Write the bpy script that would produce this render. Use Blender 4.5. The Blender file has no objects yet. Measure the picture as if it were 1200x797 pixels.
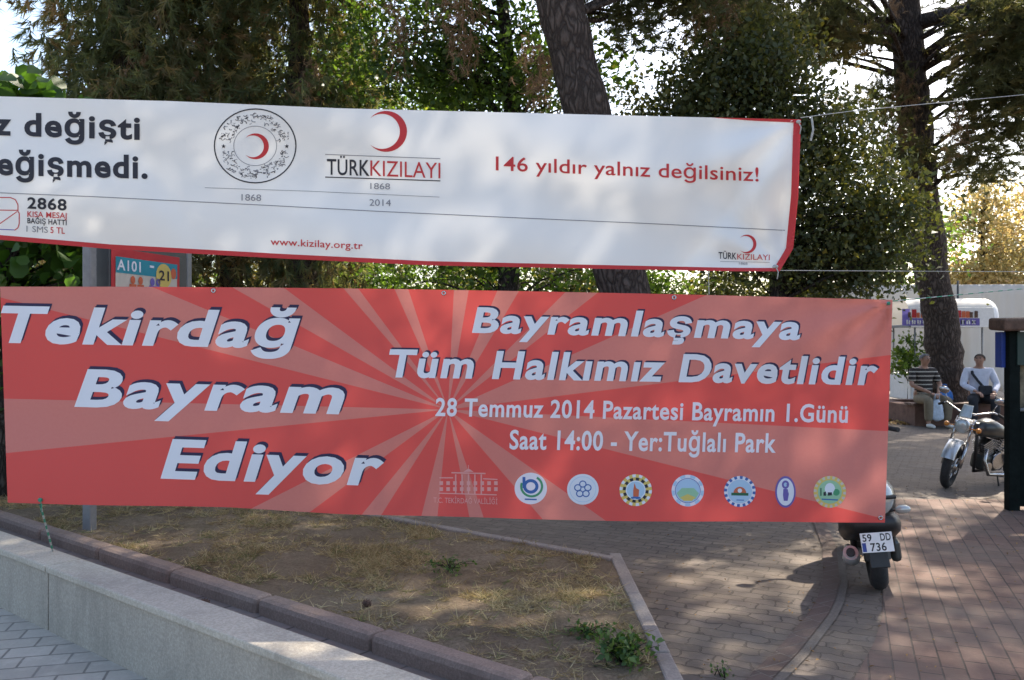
import bpy, bmesh, math, random
import numpy as np
from mathutils import Vector, Matrix, Euler
R = math.radians
rng = np.random.default_rng(7)
random.seed(7)
S = bpy.context.scene
C = S.collection

# ------------------------------------------------------------------ camera, sky, sun, exposure
EYE, FPX, HX, HY = 1.72, 1000.0, 600.0, 398.5
cam_d = bpy.data.cameras.new('camera')
cam = bpy.data.objects.new('camera', cam_d); C.objects.link(cam)
cam.location = (0, 0, EYE); cam.rotation_euler = (R(90), 0, 0)
cam_d.sensor_width = 36; cam_d.lens = 36 * FPX / 1200
cam_d.clip_start = .05; cam_d.clip_end = 2000
cam_d.dof.use_dof = True; cam_d.dof.focus_distance = 5.2; cam_d.dof.aperture_fstop = 5.6
S.camera = cam

SUN_AZ, SUN_EL = 38.0, 46.0            # azimuth to the right of the view direction (+Y), elevation
w = bpy.data.worlds.new('World'); S.world = w; w.use_nodes = True
nt = w.node_tree; nt.nodes.clear()
sky = nt.nodes.new('ShaderNodeTexSky'); sky.sky_type = 'NISHITA'; sky.sun_disc = False
sky.sun_elevation = R(SUN_EL); sky.sun_rotation = R(SUN_AZ)
sky.air_density = 1.0; sky.dust_density = 2.6; sky.ozone_density = .4
bg = nt.nodes.new('ShaderNodeBackground'); bg.inputs['Strength'].default_value = .15
wo = nt.nodes.new('ShaderNodeOutputWorld')
nt.links.new(sky.outputs[0], bg.inputs[0]); nt.links.new(bg.outputs[0], wo.inputs[0])
sl = bpy.data.lights.new('sun', 'SUN'); sl.energy = 5.0; sl.angle = R(.53); sl.color = (1, .90, .75)
so = bpy.data.objects.new('sun', sl); C.objects.link(so)
so.rotation_euler = Vector((math.sin(R(SUN_AZ)) * math.cos(R(SUN_EL)), math.cos(R(SUN_AZ)) * math.cos(R(SUN_EL)),
                            math.sin(R(SUN_EL)))).to_track_quat('Z', 'Y').to_euler()
S.view_settings.view_transform = 'Standard'; S.view_settings.look = 'None'
S.view_settings.exposure = 1.45; S.view_settings.gamma = 1; S.view_settings.use_curve_mapping = False
S.cycles.max_bounces = 8; S.cycles.diffuse_bounces = 5; S.cycles.transmission_bounces = 6
S.cycles.use_denoising = True

# ------------------------------------------------------------------ helpers
def P(px, py, d):                     # where a sight line of the survey photo reaches depth d
    return Vector(((px - HX) / FPX * d, d, EYE - (py - HY) / FPX * d))
def G(px, py, z=0.0):                 # where it meets the level z
    d = (EYE - z) * FPX / (py - HY)
    return Vector(((px - HX) / FPX * d, d, z))

def tag(o, label=None, cat=None, group=None, kind=None):
    if label: o['label'] = label
    if cat: o['category'] = cat
    if group: o['group'] = group
    if kind: o['kind'] = kind
    return o
def thing(name, label, cat, loc=(0, 0, 0), rz=0, group=None, rot=None):
    o = bpy.data.objects.new(name, None); C.objects.link(o)
    o.empty_display_size = .1
    o.location = loc; o.rotation_euler = rot if rot else (0, 0, rz)
    return tag(o, label, cat, group)

class MB:
    def __init__(s): s.v = []; s.f = []; s.m = []; s.sm = []
    def add(s, vs, fs, mi=0, smooth=False):
        b = len(s.v); s.v += [tuple(v) for v in vs]
        for f in fs: s.f.append([b + i for i in f]); s.m.append(mi); s.sm.append(smooth)
    def box(s, c, size, rot=None, mi=0, bev=0.0):
        bm = bmesh.new(); bmesh.ops.create_cube(bm, size=1)
        for v in bm.verts: v.co = Vector((v.co.x * size[0], v.co.y * size[1], v.co.z * size[2]))
        if bev > 0: bmesh.ops.bevel(bm, geom=bm.edges[:], offset=bev, segments=2, affect='EDGES', profile=.5)
        M = Matrix.Translation(c) @ (rot.to_matrix().to_4x4() if rot else Matrix.Identity(4))
        bm.verts.ensure_lookup_table()
        s.add([M @ v.co for v in bm.verts], [[v.index for v in f.verts] for f in bm.faces], mi); bm.free()
    def tube(s, pts, rad, n=8, mi=0, cap=True, flat=1.0, smooth=True):
        pts = [Vector(p) for p in pts]
        if not hasattr(rad, '__len__'): rad = [rad] * len(pts)
        vs = []; up = None
        for i, p in enumerate(pts):
            t = (pts[min(i + 1, len(pts) - 1)] - pts[max(i - 1, 0)]).normalized()
            if up is None: up = Vector((0, 0, 1)) if abs(t.z) < .9 else Vector((0, 1, 0))
            a = t.cross(up).normalized(); b = a.cross(t).normalized(); up = b
            for k in range(n):
                q = 2 * math.pi * k / n
                vs.append(p + a * math.cos(q) * rad[i] + b * math.sin(q) * rad[i] * flat)
        fs = []
        for i in range(len(pts) - 1):
            for k in range(n):
                fs.append([i * n + k, i * n + (k + 1) % n, (i + 1) * n + (k + 1) % n, (i + 1) * n + k])
        s.add(vs, fs, mi, smooth)
        if cap:
            b = len(s.v) - len(vs)
            s.f.append([b + k for k in range(n)][::-1]); s.m.append(mi); s.sm.append(False)
            e = b + (len(pts) - 1) * n
            s.f.append([e + k for k in range(n)]); s.m.append(mi); s.sm.append(False)
    def lathe(s, prof, c=(0, 0, 0), axis='Z', n=24, mi=0, smooth=True):
        vs = []
        for r, h in prof:
            for k in range(n):
                q = 2 * math.pi * k / n; a, b = r * math.cos(q), r * math.sin(q)
                v = (a, b, h) if axis == 'Z' else ((h, a, b) if axis == 'X' else (a, h, b))
                vs.append(Vector(v) + Vector(c))
        fs = [[i * n + k, i * n + (k + 1) % n, (i + 1) * n + (k + 1) % n, (i + 1) * n + k]
              for i in range(len(prof) - 1) for k in range(n)]
        s.add(vs, fs, mi, smooth)
    def ell(s, c, r, rot=None, mi=0, n=16, m=10):
        vs = []; fs = []
        M = rot.to_matrix() if rot else Matrix.Identity(3)
        for i in range(m + 1):
            th = math.pi * i / m
            for k in range(n):
                ph = 2 * math.pi * k / n
                vs.append(M @ Vector((r[0] * math.sin(th) * math.cos(ph), r[1] * math.sin(th) * math.sin(ph), r[2] * math.cos(th))) + Vector(c))
        for i in range(m):
            for k in range(n): fs.append([i * n + k, (i + 1) * n + k, (i + 1) * n + (k + 1) % n, i * n + (k + 1) % n])
        s.add(vs, fs, mi, True)
    def prism(s, poly, z0, z1, mi=0):        # poly in xy
        n = len(poly)
        vs = [(p[0], p[1], z0) for p in poly] + [(p[0], p[1], z1) for p in poly]
        fs = [list(range(n))[::-1], list(range(n, 2 * n))] + [[i, (i + 1) % n, n + (i + 1) % n, n + i] for i in range(n)]
        s.add(vs, fs, mi)
    def build(s, name, mats, parent=None, origin=None, link=True):
        me = bpy.data.meshes.new(name)
        o = Vector(origin) if origin is not None else (Vector(parent.location) if (parent is not None and parent.get('_w')) else Vector((0, 0, 0)))
        me.from_pydata([tuple(Vector(v) - o) for v in s.v], [], s.f)
        if not isinstance(mats, (list, tuple)): mats = [mats]
        for m in mats: me.materials.append(m)
        me.polygons.foreach_set('material_index', s.m)
        me.polygons.foreach_set('use_smooth', s.sm)
        bm = bmesh.new(); bm.from_mesh(me); bmesh.ops.remove_doubles(bm, verts=bm.verts, dist=1e-6)
        bmesh.ops.recalc_face_normals(bm, faces=bm.faces); bm.to_mesh(me); bm.free()
        ob = bpy.data.objects.new(name, me); C.objects.link(ob)
        if parent is not None: ob.parent = parent
        elif origin is not None: ob.location = origin
        return ob

# ------------------------------------------------------------------ materials
def newmat(name):
    m = bpy.data.materials.new(name); m.use_nodes = True
    t = m.node_tree; t.nodes.clear()
    out = t.nodes.new('ShaderNodeOutputMaterial'); b = t.nodes.new('ShaderNodeBsdfPrincipled')
    t.links.new(b.outputs[0], out.inputs[0])
    return m, t, b, out
def node(t, k, **kw):
    n = t.nodes.new(k)
    for a, v in kw.items():
        if a.startswith('i_'): n.inputs[a[2:].replace('_', ' ')].default_value = v
        else: setattr(n, a, v)
    return n
def rgba(c): return (c[0], c[1], c[2], 1)
def mixc(t, fac, a, b, mode='MIX'):
    n = t.nodes.new('ShaderNodeMix'); n.data_type = 'RGBA'; n.blend_type = mode
    for sock, v in ((n.inputs[0], fac), (n.inputs[6], a), (n.inputs[7], b)):
        if hasattr(v, 'links') or hasattr(v, 'is_output'): t.links.new(v, sock)
        else: sock.default_value = v if not isinstance(v, tuple) else (v if len(v) == 4 else rgba(v))
    return n.outputs[2]
def pos(t): return t.nodes.new('ShaderNodeNewGeometry').outputs['Position']
def noise(t, scale, detail=5, rough=.6, vec=None, dist=0):
    n = node(t, 'ShaderNodeTexNoise'); n.inputs['Scale'].default_value = scale; n.inputs['Detail'].default_value = detail
    n.inputs['Roughness'].default_value = rough; n.inputs['Distortion'].default_value = dist
    if vec is not None: t.links.new(vec, n.inputs['Vector'])
    return n.outputs['Fac']
def ramp(t, fac, stops, interp='LINEAR'):
    n = t.nodes.new('ShaderNodeValToRGB'); cr = n.color_ramp; cr.interpolation = interp
    while len(cr.elements) > 1: cr.elements.remove(cr.elements[-1])
    cr.elements[0].position = stops[0][0]; cr.elements[0].color = rgba(stops[0][1])
    for p, c in stops[1:]:
        e = cr.elements.new(p); e.color = rgba(c)
    t.links.new(fac, n.inputs[0]); return n.outputs[0]
def bump(t, b, h, dist, strength=1.0, prev=None):
    n = t.nodes.new('ShaderNodeBump'); n.inputs['Distance'].default_value = dist; n.inputs['Strength'].default_value = strength
    t.links.new(h, n.inputs['Height'])
    if prev is not None: t.links.new(prev, n.inputs['Normal'])
    t.links.new(n.outputs[0], b.inputs['Normal']); return n.outputs[0]

def mat(name, col, rough=.6, metal=0, var=.25, scale=12, bmp=0.0, spec=.5, bscale=None):
    m, t, b, out = newmat(name)
    tc = t.nodes.new('ShaderNodeTexCoord').outputs['Object']
    f = noise(t, scale, 6, .65, tc)
    lo = tuple(c * (1 - var) for c in col); hi = tuple(min(1, c * (1 + var)) for c in col)
    t.links.new(ramp(t, f, [(.3, lo), (.7, hi)]), b.inputs['Base Color'])
    b.inputs['Roughness'].default_value = rough; b.inputs['Metallic'].default_value = metal
    b.inputs['Specular IOR Level'].default_value = spec
    if bmp: bump(t, b, noise(t, bscale or scale * 4, 5, .6, tc), bmp)
    return m

def cloth(name, setcol, transl=.28, rough=.75):
    m, t, b, out = newmat(name)
    c = setcol(t)
    if isinstance(c, tuple): b.inputs['Base Color'].default_value = rgba(c)
    else: t.links.new(c, b.inputs['Base Color'])
    b.inputs['Roughness'].default_value = rough; b.inputs['Specular IOR Level'].default_value = .2
    tr = t.nodes.new('ShaderNodeBsdfTranslucent')
    if isinstance(c, tuple): tr.inputs[0].default_value = rgba(c)
    else: t.links.new(c, tr.inputs[0])
    mx = t.nodes.new('ShaderNodeMixShader'); mx.inputs[0].default_value = transl
    t.links.new(b.outputs[0], mx.inputs[1]); t.links.new(tr.outputs[0], mx.inputs[2]); t.links.new(mx.outputs[0], out.inputs[0])
    return m

def leafmat(name, stops, transl=.35, tcol=None, rough=.45):
    m, t, b, out = newmat(name)
    a = node(t, 'ShaderNodeAttribute', attribute_name='tint').outputs['Fac']
    c = ramp(t, a, stops)
    t.links.new(c, b.inputs['Base Color']); b.inputs['Roughness'].default_value = rough
    b.inputs['Specular IOR Level'].default_value = .35
    tr = t.nodes.new('ShaderNodeBsdfTranslucent')
    t.links.new(mixc(t, 1.0, c, tcol or (1.7, 1.8, .8), 'MULTIPLY'), tr.inputs[0])
    mx = t.nodes.new('ShaderNodeMixShader'); mx.inputs[0].default_value = transl
    t.links.new(b.outputs[0], mx.inputs[1]); t.links.new(tr.outputs[0], mx.inputs[2]); t.links.new(mx.outputs[0], out.inputs[0])
    return m

def barkmat(name, lo, hi, sc=9):
    m, t, b, out = newmat(name)
    tc = t.nodes.new('ShaderNodeTexCoord').outputs['Object']
    mp = node(t, 'ShaderNodeMapping'); mp.inputs['Scale'].default_value = (1, 1, .34); t.links.new(tc, mp.inputs[0])
    n0 = node(t, 'ShaderNodeTexNoise'); n0.inputs['Scale'].default_value = 7; n0.inputs['Detail'].default_value = 5; t.links.new(mp.outputs[0], n0.inputs['Vector'])
    vm = node(t, 'ShaderNodeVectorMath', operation='MULTIPLY_ADD')
    t.links.new(n0.outputs['Color'], vm.inputs[0]); vm.inputs[1].default_value = (.22, .22, .22); t.links.new(mp.outputs[0], vm.inputs[2])
    v = node(t, 'ShaderNodeTexVoronoi', feature='DISTANCE_TO_EDGE'); v.inputs['Scale'].default_value = sc
    t.links.new(vm.outputs[0], v.inputs['Vector'])
    v2 = node(t, 'ShaderNodeTexVoronoi', feature='F1'); v2.inputs['Scale'].default_value = sc; t.links.new(vm.outputs[0], v2.inputs['Vector'])
    e = ramp(t, v.outputs['Distance'], [(0, (0, 0, 0)), (.3, (1, 1, 1))])
    f = noise(t, 30, 7, .75, tc)
    c = mixc(t, f, lo, hi)
    c = mixc(t, .35, c, mixc(t, v2.outputs['Color'], lo, hi))
    c = mixc(t, e, tuple(x * .5 for x in lo), c)
    t.links.new(c, b.inputs['Base Color']); b.inputs['Roughness'].default_value = .95; b.inputs['Specular IOR Level'].default_value = .15
    h = mixc(t, .45, e, f)
    bump(t, b, h, .05, 1.0)
    return m

def pavers(name, bw, rh, rot, c1, c2, mortar, msize=.008, wob=0.0, wscale=9, dirt=(.10, .085, .065), bd=.006, dirt_amt=.5, off=.5):
    m, t, b, out = newmat(name)
    p = pos(t)
    if wob:
        nz = node(t, 'ShaderNodeTexNoise'); nz.inputs['Scale'].default_value = wscale; nz.inputs['Detail'].default_value = 2
        t.links.new(p, nz.inputs['Vector'])
        sb = node(t, 'ShaderNodeVectorMath', operation='SUBTRACT'); t.links.new(nz.outputs['Color'], sb.inputs[0]); sb.inputs[1].default_value = (.5, .5, .5)
        ma = node(t, 'ShaderNodeVectorMath', operation='MULTIPLY_ADD'); t.links.new(sb.outputs[0], ma.inputs[0])
        ma.inputs[1].default_value = (wob, wob, 0); t.links.new(p, ma.inputs[2]); p2 = ma.outputs[0]
    else: p2 = p
    mp = node(t, 'ShaderNodeMapping'); mp.inputs['Rotation'].default_value = (0, 0, rot); t.links.new(p2, mp.inputs[0])
    br = node(t, 'ShaderNodeTexBrick'); br.offset = off; br.squash = 1
    br.inputs['Scale'].default_value = 1; br.inputs['Brick Width'].default_value = bw; br.inputs['Row Height'].default_value = rh
    br.inputs['Mortar Size'].default_value = msize; br.inputs['Mortar Smooth'].default_value = .3; br.inputs['Bias'].default_value = 0
    br.inputs['Color1'].default_value = rgba(c1); br.inputs['Color2'].default_value = rgba(c2); br.inputs['Mortar'].default_value = rgba(mortar)
    t.links.new(mp.outputs[0], br.inputs['Vector'])
    big = noise(t, .9, 6, .65, p); fine = noise(t, 55, 6, .75, p); mid = noise(t, 6, 5, .7, p)
    c = mixc(t, ramp(t, fine, [(.3, (.25, .25, .25)), (.75, (0, 0, 0))]), br.outputs['Color'], tuple(x * .45 for x in c1))
    dm = node(t, 'ShaderNodeMath', operation='MULTIPLY'); t.links.new(ramp(t, big, [(.42, (0, 0, 0)), (.68, (1, 1, 1))]), dm.inputs[0]); dm.inputs[1].default_value = dirt_amt
    c = mixc(t, dm.outputs[0], c, dirt)
    dm2 = node(t, 'ShaderNodeMath', operation='MULTIPLY'); t.links.new(ramp(t, mid, [(.5, (0, 0, 0)), (.75, (1, 1, 1))]), dm2.inputs[0]); dm2.inputs[1].default_value = dirt_amt * .7
    c = mixc(t, dm2.outputs[0], c, tuple(x * 1.35 for x in c2))
    t.links.new(c, b.inputs['Base Color']); b.inputs['Roughness'].default_value = .85; b.inputs['Specular IOR Level'].default_value = .3
    inv = node(t, 'ShaderNodeMath', operation='SUBTRACT'); inv.inputs[0].default_value = 1; t.links.new(br.outputs['Fac'], inv.inputs[1])
    b1 = bump(t, b, inv.outputs[0], bd)
    bump(t, b, fine, .002, 1.0, b1)
    return m

def concrete(name, lo, hi, bmp=.003):
    m, t, b, out = newmat(name)
    p = pos(t)
    c = mixc(t, noise(t, 2.2, 6, .7, p), lo, hi)
    c = mixc(t, ramp(t, noise(t, 70, 4, .8, p), [(.42, (.5, .5, .5)), (.62, (0, 0, 0))]), c, tuple(x * .55 for x in lo))
    mp = node(t, 'ShaderNodeMapping'); mp.inputs['Scale'].default_value = (2.2, 2.2, .45); t.links.new(p, mp.inputs[0])
    st = ramp(t, noise(t, 1.6, 5, .7, mp.outputs[0]), [(.46, (0, 0, 0)), (.75, (.6, .6, .6))])
    c = mixc(t, st, c, tuple(x * .5 for x in lo))
    t.links.new(c, b.inputs['Base Color']); b.inputs['Roughness'].default_value = .92; b.inputs['Specular IOR Level'].default_value = .25
    bump(t, b, noise(t, 45, 8, .75, p), bmp, 1)
    return m

M = {}
M['steel'] = mat('galvanised_grey', (.21, .215, .22), .55, .2, .12, 20)
M['dark_frame'] = mat('dark_frame_paint', (.045, .05, .052), .5, 0, .2, 10)
M['black'] = mat('black_plastic', (.014, .014, .015), .5, 0, .3, 30)
M['rubber'] = mat('rubber', (.022, .022, .023), .85, 0, .35, 40, .002)
M['chrome'] = mat('chrome', (.42, .42, .43), .25, 1, .1, 8)
M['silver'] = mat('silver_paint', (.48, .49, .50), .3, .5, .1, 8)
M['greypaint'] = mat('dark_grey_paint', (.06, .063, .06), .3, .3, .2, 9)
M['white'] = mat('white_plastic', (.75, .75, .74), .5, 0, .08, 15)
M['lens_red'] = mat('red_lens', (.35, .02, .02), .2, 0, .1, 10)
M['lens_clear'] = mat('clear_lens', (.45, .47, .45), .12, .3, .1, 30)
M['amber'] = mat('amber_lens', (.55, .2, .03), .25, 0, .1, 10)
M['blue'] = mat('blue_paint', (.02, .05, .25), .5, 0, .2, 10)
M['greenboard'] = mat('dark_green_paint', (.012, .035, .026), .55, 0, .3, 6)
M['stand'] = mat('blackened_green_paint', (.007, .010, .009), .85, 0, .4, 12, spec=.08)
M['paper'] = mat('faded_board', (.17, .14, .09), .8, 0, .7, 9)
M['wood'] = mat('weathered_brown_wood', (.10, .055, .035), .8, 0, .45, 14, .004)
M['benchwood'] = mat('bench_wood', (.12, .07, .05), .75, 0, .4, 10, .003)
M['skin'] = mat('skin', (.36, .20, .14), .55, 0, .12, 20)
M['hair_grey'] = mat('grey_hair', (.13, .125, .12), .8, 0, .4, 60)
M['hair_dark'] = mat('dark_hair', (.035, .03, .028), .8, 0, .4, 60)
M['khaki'] = mat('khaki_cloth', (.19, .155, .105), .9, 0, .2, 12, .004)
M['darkcloth'] = mat('dark_cloth', (.025, .026, .032), .9, 0, .3, 12, .004)
M['shirt_white'] = mat('pale_blue_white_cloth', (.62, .63, .72), .85, 0, .12, 10, .004)
M['shoe_white'] = mat('white_shoe', (.6, .6, .58), .6, 0, .15, 20)
M['shoe_dark'] = mat('dark_shoe', (.03, .028, .027), .5, 0, .2, 20)
M['bag_blue'] = mat('blue_bag', (.03, .16, .50), .4, 0, .25, 14, .01)
M['bag_pale'] = mat('pale_plastic_bag', (.50, .58, .68), .35, 0, .3, 10, .01)
M['rope_green'] = mat('green_rope', (.04, .22, .13), .8, 0, .5, 60)
M['rope_white'] = mat('white_rope', (.36, .36, .34), .8, 0, .3, 60)
M['coneM'] = mat('pine_cone', (.09, .05, .035), .85, 0, .5, 50)
M['tarp'] = cloth('white_tarpaulin', lambda t: (.60, .585, .56), .15)
M['bark'] = barkmat('pine_bark', (.085, .066, .057), (.165, .128, .108), 15)
M['bark2'] = barkmat('grey_bark', (.06, .05, .042), (.12, .10, .085), 22)
M['concrete'] = concrete('wall_concrete', (.35, .315, .265), (.48, .435, .37))
M['coping'] = concrete('coping_concrete', (.45, .405, .335), (.58, .525, .44), .005)
M['kerbred'] = concrete('red_kerb_concrete', (.25, .18, .145), (.36, .275, .225))
M['kerbgrey'] = concrete('grey_kerb_concrete', (.27, .23, .20), (.36, .315, .28))
M['bandred'] = pavers('band_brick', .1, .3, R(60), (.10, .066, .056), (.135, .09, .076), (.17, .14, .12), .006)
M['bandpale'] = concrete('band_mortar', (.15, .125, .105), (.20, .17, .142))
M['plaza'] = pavers('plaza_pavers', .2, .105, R(28), (.118, .096, .08), (.168, .138, .115), (.07, .057, .047), .006, .10, 8, dirt=(.165, .125, .092), dirt_amt=.7)
M['redpave'] = pavers('red_pavers', .25, .118, R(-68.7), (.118, .07, .056), (.172, .104, .082), (.042, .033, .029), .005, .008, 6, dirt=(.15, .12, .098), dirt_amt=.75)
M['sidewalk'] = pavers('sidewalk_pavers', .24, .16, R(-14), (.40, .36, .30), (.51, .46, .39), (.21, .19, .16), .007, .008, 6, dirt=(.24, .235, .22), dirt_amt=.5)
M['strip'] = pavers('strip_pavers', .3, .25, R(38.7), (.19, .15, .13), (.24, .19, .17), (.08, .065, .055), .008, .01, 6)

def soilmat():
    m, t, b, out = newmat('dry_soil'); p = pos(t)
    c = ramp(t, noise(t, 1.6, 7, .68, p), [(.3, (.175, .128, .088)), (.5, (.26, .20, .138)), (.7, (.36, .295, .21))])
    g = ramp(t, noise(t, 3.1, 6, .75, p, .4), [(.52, (0, 0, 0)), (.68, (.55, .55, .55))])
    c = mixc(t, g, c, (.15, .13, .07))
    f = noise(t, 38, 6, .8, p)
    c = mixc(t, ramp(t, f, [(.35, (.6, .6, .6)), (.6, (0, 0, 0))]), c, (.09, .065, .045))
    c = mixc(t, ramp(t, noise(t, 90, 3, .8, p), [(.62, (0, 0, 0)), (.75, (.7, .7, .7))]), c, (.33, .27, .17))
    t.links.new(c, b.inputs['Base Color']); b.inputs['Roughness'].default_value = 1; b.inputs['Specular IOR Level'].default_value = .1
    b1 = bump(t, b, f, .02); bump(t, b, noise(t, 9, 5, .7, p), .04, 1, b1)
    return m
M['soil'] = soilmat()

L = {}
L['broad'] = leafmat('broad_leaves', [(0, (.04, .07, .02)), (.6, (.08, .13, .03)), (.9, (.12, .18, .04)), (1, (.20, .21, .05))], .45, (1.9, 2.0, .7))
L['dark'] = leafmat('dark_leaves', [(0, (.038, .05, .022)), (.5, (.07, .085, .034)), (.85, (.12, .125, .042)), (1, (.28, .24, .055))], .36, (1.9, 1.75, .7))
L['fig'] = leafmat('fig_leaves', [(0, (.03, .065, .018)), (.6, (.055, .11, .022)), (1, (.11, .17, .03))], .45, (2.2, 2.4, .7))
L['autumn'] = leafmat('autumn_leaves', [(0, (.26, .26, .11)), (.35, (.42, .36, .16)), (.7, (.52, .42, .20)), (1, (.46, .31, .17))], .4, (1.3, 1.2, .9))
L['needle'] = leafmat('pine_needles', [(0, (.06, .075, .038)), (.6, (.11, .12, .06)), (.85, (.17, .155, .075)), (1, (.28, .20, .11))], .45, (1.7, 1.6, .9), .6)
L['cypress'] = leafmat('cypress_sprays', [(0, (.085, .11, .055)), (.5, (.14, .165, .075)), (.72, (.18, .165, .085)), (.88, (.25, .175, .10)), (1, (.36, .32, .13))], .5, (1.7, 1.5, .85), .7)
L['brown'] = leafmat('dead_needles', [(0, (.16, .10, .06)), (1, (.42, .28, .17))], .3, (1.3, 1.2, .9), .8)
L['straw'] = leafmat('dry_grass', [(0, (.20, .145, .08)), (.5, (.38, .29, .15)), (.86, (.52, .43, .25)), (.93, (.14, .15, .06)), (1, (.16, .18, .065))], .25, (1.2, 1.2, .9), .8)
L['weed'] = leafmat('weed_leaves', [(0, (.04, .085, .022)), (.7, (.085, .15, .04)), (1, (.17, .22, .06))], .35)
L['litter'] = leafmat('leaf_litter', [(0, (.12, .07, .03)), (.5, (.30, .17, .05)), (1, (.45, .30, .10))], .15, (1.1, 1.1, 1), .8)

# ------------------------------------------------------------------ setting: ground
def sheet(name, poly, z, m):
    me = bpy.data.meshes.new(name)
    me.from_pydata([(p[0], p[1], z) for p in poly], [], [list(range(len(poly)))]); me.materials.append(m)
    bm = bmesh.new(); bm.from_mesh(me); bmesh.ops.triangulate(bm, faces=bm.faces)
    for f in bm.faces:
        if f.normal.z < 0: f.normal_flip()
    bm.to_mesh(me); bm.free()
    o = bpy.data.objects.new(name, me); C.objects.link(o); o['kind'] = 'structure'; return o
T_ = Vector((.78, -.6258, 0)); N_ = Vector((.6258, .78, 0))
def TN(t, n, z=0): return T_ * t + N_ * n + Vector((0, 0, z))

sheet('ground', [(-300, -300), (300, -300), (300, 400), (-300, 400)], 0, M['plaza'])
sheet('sidewalk', [TN(-40, -8), TN(-.6, -8), TN(-.6, 2.25), TN(-40, 2.25)], .004, M['sidewalk'])
red_edge = [(.55, 2.2), (.95, 3.0), (1.35, 3.65), (1.75, 4.35), (2.06, 4.85), (2.3, 5.3), (2.5, 5.75), (2.75, 6.4), (3.1, 7.3), (3.5, 8.4), (3.8, 9.2)]
sheet('red_path', red_edge + [(14, 9.2), (14, 2.2)], .004, M['redpave'])
band = [Vector(p) for p in ((.62, 3.1), (1.0, 3.75), (1.33, 4.33), (1.56, 4.66), (1.76, 4.98), (1.96, 5.3), (2.12, 5.6), (2.32, 6.04), (2.48, 6.49), (2.68, 7.05), (2.94, 8.0), (3.2, 9.0), (3.6, 10.4))]
def ribbon(name, pts, a, b, z, m):
    vs = []; fs = []
    for i, p in enumerate(pts):
        t = (pts[min(i + 1, len(pts) - 1)] - pts[max(0, i - 1)]).normalized(); nn = Vector((t.y, -t.x))
        q0 = p + nn * a; q1 = p + nn * b
        vs += [(q0.x, q0.y, z), (q1.x, q1.y, z)]
    fs = [[2 * i, 2 * i + 1, 2 * i + 3, 2 * i + 2] for i in range(len(pts) - 1)]
    me = bpy.data.meshes.new(name); me.from_pydata(vs, [], fs); me.materials.append(m)
    o = bpy.data.objects.new(name, me); C.objects.link(o); o['kind'] = 'structure'; return o
ribbon('brick_edging', band, -.11, 0, .012, M['bandred'])
ribbon('mortar_edging', band, .001, .055, .008, M['bandpale'])

def grid_tn(name, n0, n1, zf, m, t0=-16, st=.08):
    ns = np.arange(n0, n1 + .001, (n1 - n0) / max(1, round((n1 - n0) / st)))
    vs = []; fs = []; K = 190
    for n in ns:
        te = (.69 - .6258 * n) / .78
        for k in range(K):
            s = k / (K - 1); t = te - (te - t0) * (1 - (1 - s) ** .7) if False else te + (t0 - te) * s ** 1.6
            v = TN(t, n); vs.append((v.x, v.y, zf(v.x, v.y)))
    for i in range(len(ns) - 1):
        for k in range(K - 1): fs.append([i * K + k, i * K + k + 1, (i + 1) * K + k + 1, (i + 1) * K + k])
    me = bpy.data.meshes.new(name); me.from_pydata(vs, [], fs); me.materials.append(m)
    me.polygons.foreach_set('use_smooth', [True] * len(fs))
    bm = bmesh.new(); bm.from_mesh(me); bmesh.ops.recalc_face_normals(bm, faces=bm.faces)
    if sum(f.normal.z for f in bm.faces) < 0: bmesh.ops.reverse_faces(bm, faces=bm.faces)
    bm.to_mesh(me); bm.free()
    o = bpy.data.objects.new(name, me); C.objects.link(o); o['kind'] = 'structure'; return o
from mathutils import noise as mn
def soil_z(x, y):
    return .185 + .02 * mn.noise(Vector((x * .8, y * .8, 0))) + .012 * mn.noise(Vector((x * 4, y * 4, 3))) + .006 * mn.noise(Vector((x * 13, y * 13, 5)))
grid_tn('soil_bed', 3.05, 5.12, soil_z, M['soil'])
# strip between wall and kerb
s_ = sheet('gutter_strip', [TN(-16, 2.38), TN(-.9, 2.38), TN(-.9, 2.95), TN(-16, 2.95)], .13, M['strip'])

def kerb_run(name, label, a, b, width, z0, z1, m, seg, gap=.006, bev=.018):
    """a run of kerb stones from a to b (front line), width to the left of travel"""
    a = Vector(a); b = Vector(b); t = (b - a).normalized(); Ln = (b - a).length; nn = Vector((-t.y, t.x, 0))
    th = thing(name, label, 'kerb', (a.x, a.y, 0)); th['_w'] = 1
    n = max(1, round(Ln / seg)); ang = math.atan2(t.y, t.x)
    for i in range(n):
        l = Ln / n; c = a + t * (l * (i + .5)) + nn * width / 2; c.z = (z0 + z1) / 2 + random.uniform(-.004, .004)
        mb = MB(); mb.box(c, (l - gap, width, z1 - z0), Euler((random.uniform(-.01, .01), 0, ang + random.uniform(-.003, .003))), 0, bev)
        mb.build('kerb_stone', m, th)
    return th
kerb_run('front_kerb', 'reddish concrete kerb of rounded stones between low wall and soil bed', TN(-12, 2.93), TN(-1.35, 2.93), .14, .02, .225, M['kerbred'], 1.0, .006, .035)
kerb_run('side_kerb', 'narrow pale kerb along the right side of the soil bed beside paving', (.775, 3.2, 0), (.775, 6.1, 0), .085, 0, .20, M['kerbgrey'], 1.0, .004, .012)
kb = TN(-1.0, 0); 
kerb_run('back_kerb', 'narrow kerb along the back of the soil bed under the red banner', TN((.73 - .6258 * 5.12) / .78, 5.12), TN(-12, 5.0), .0801, 0, .205, M['kerbgrey'], 1.0, .004, .012)

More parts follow.
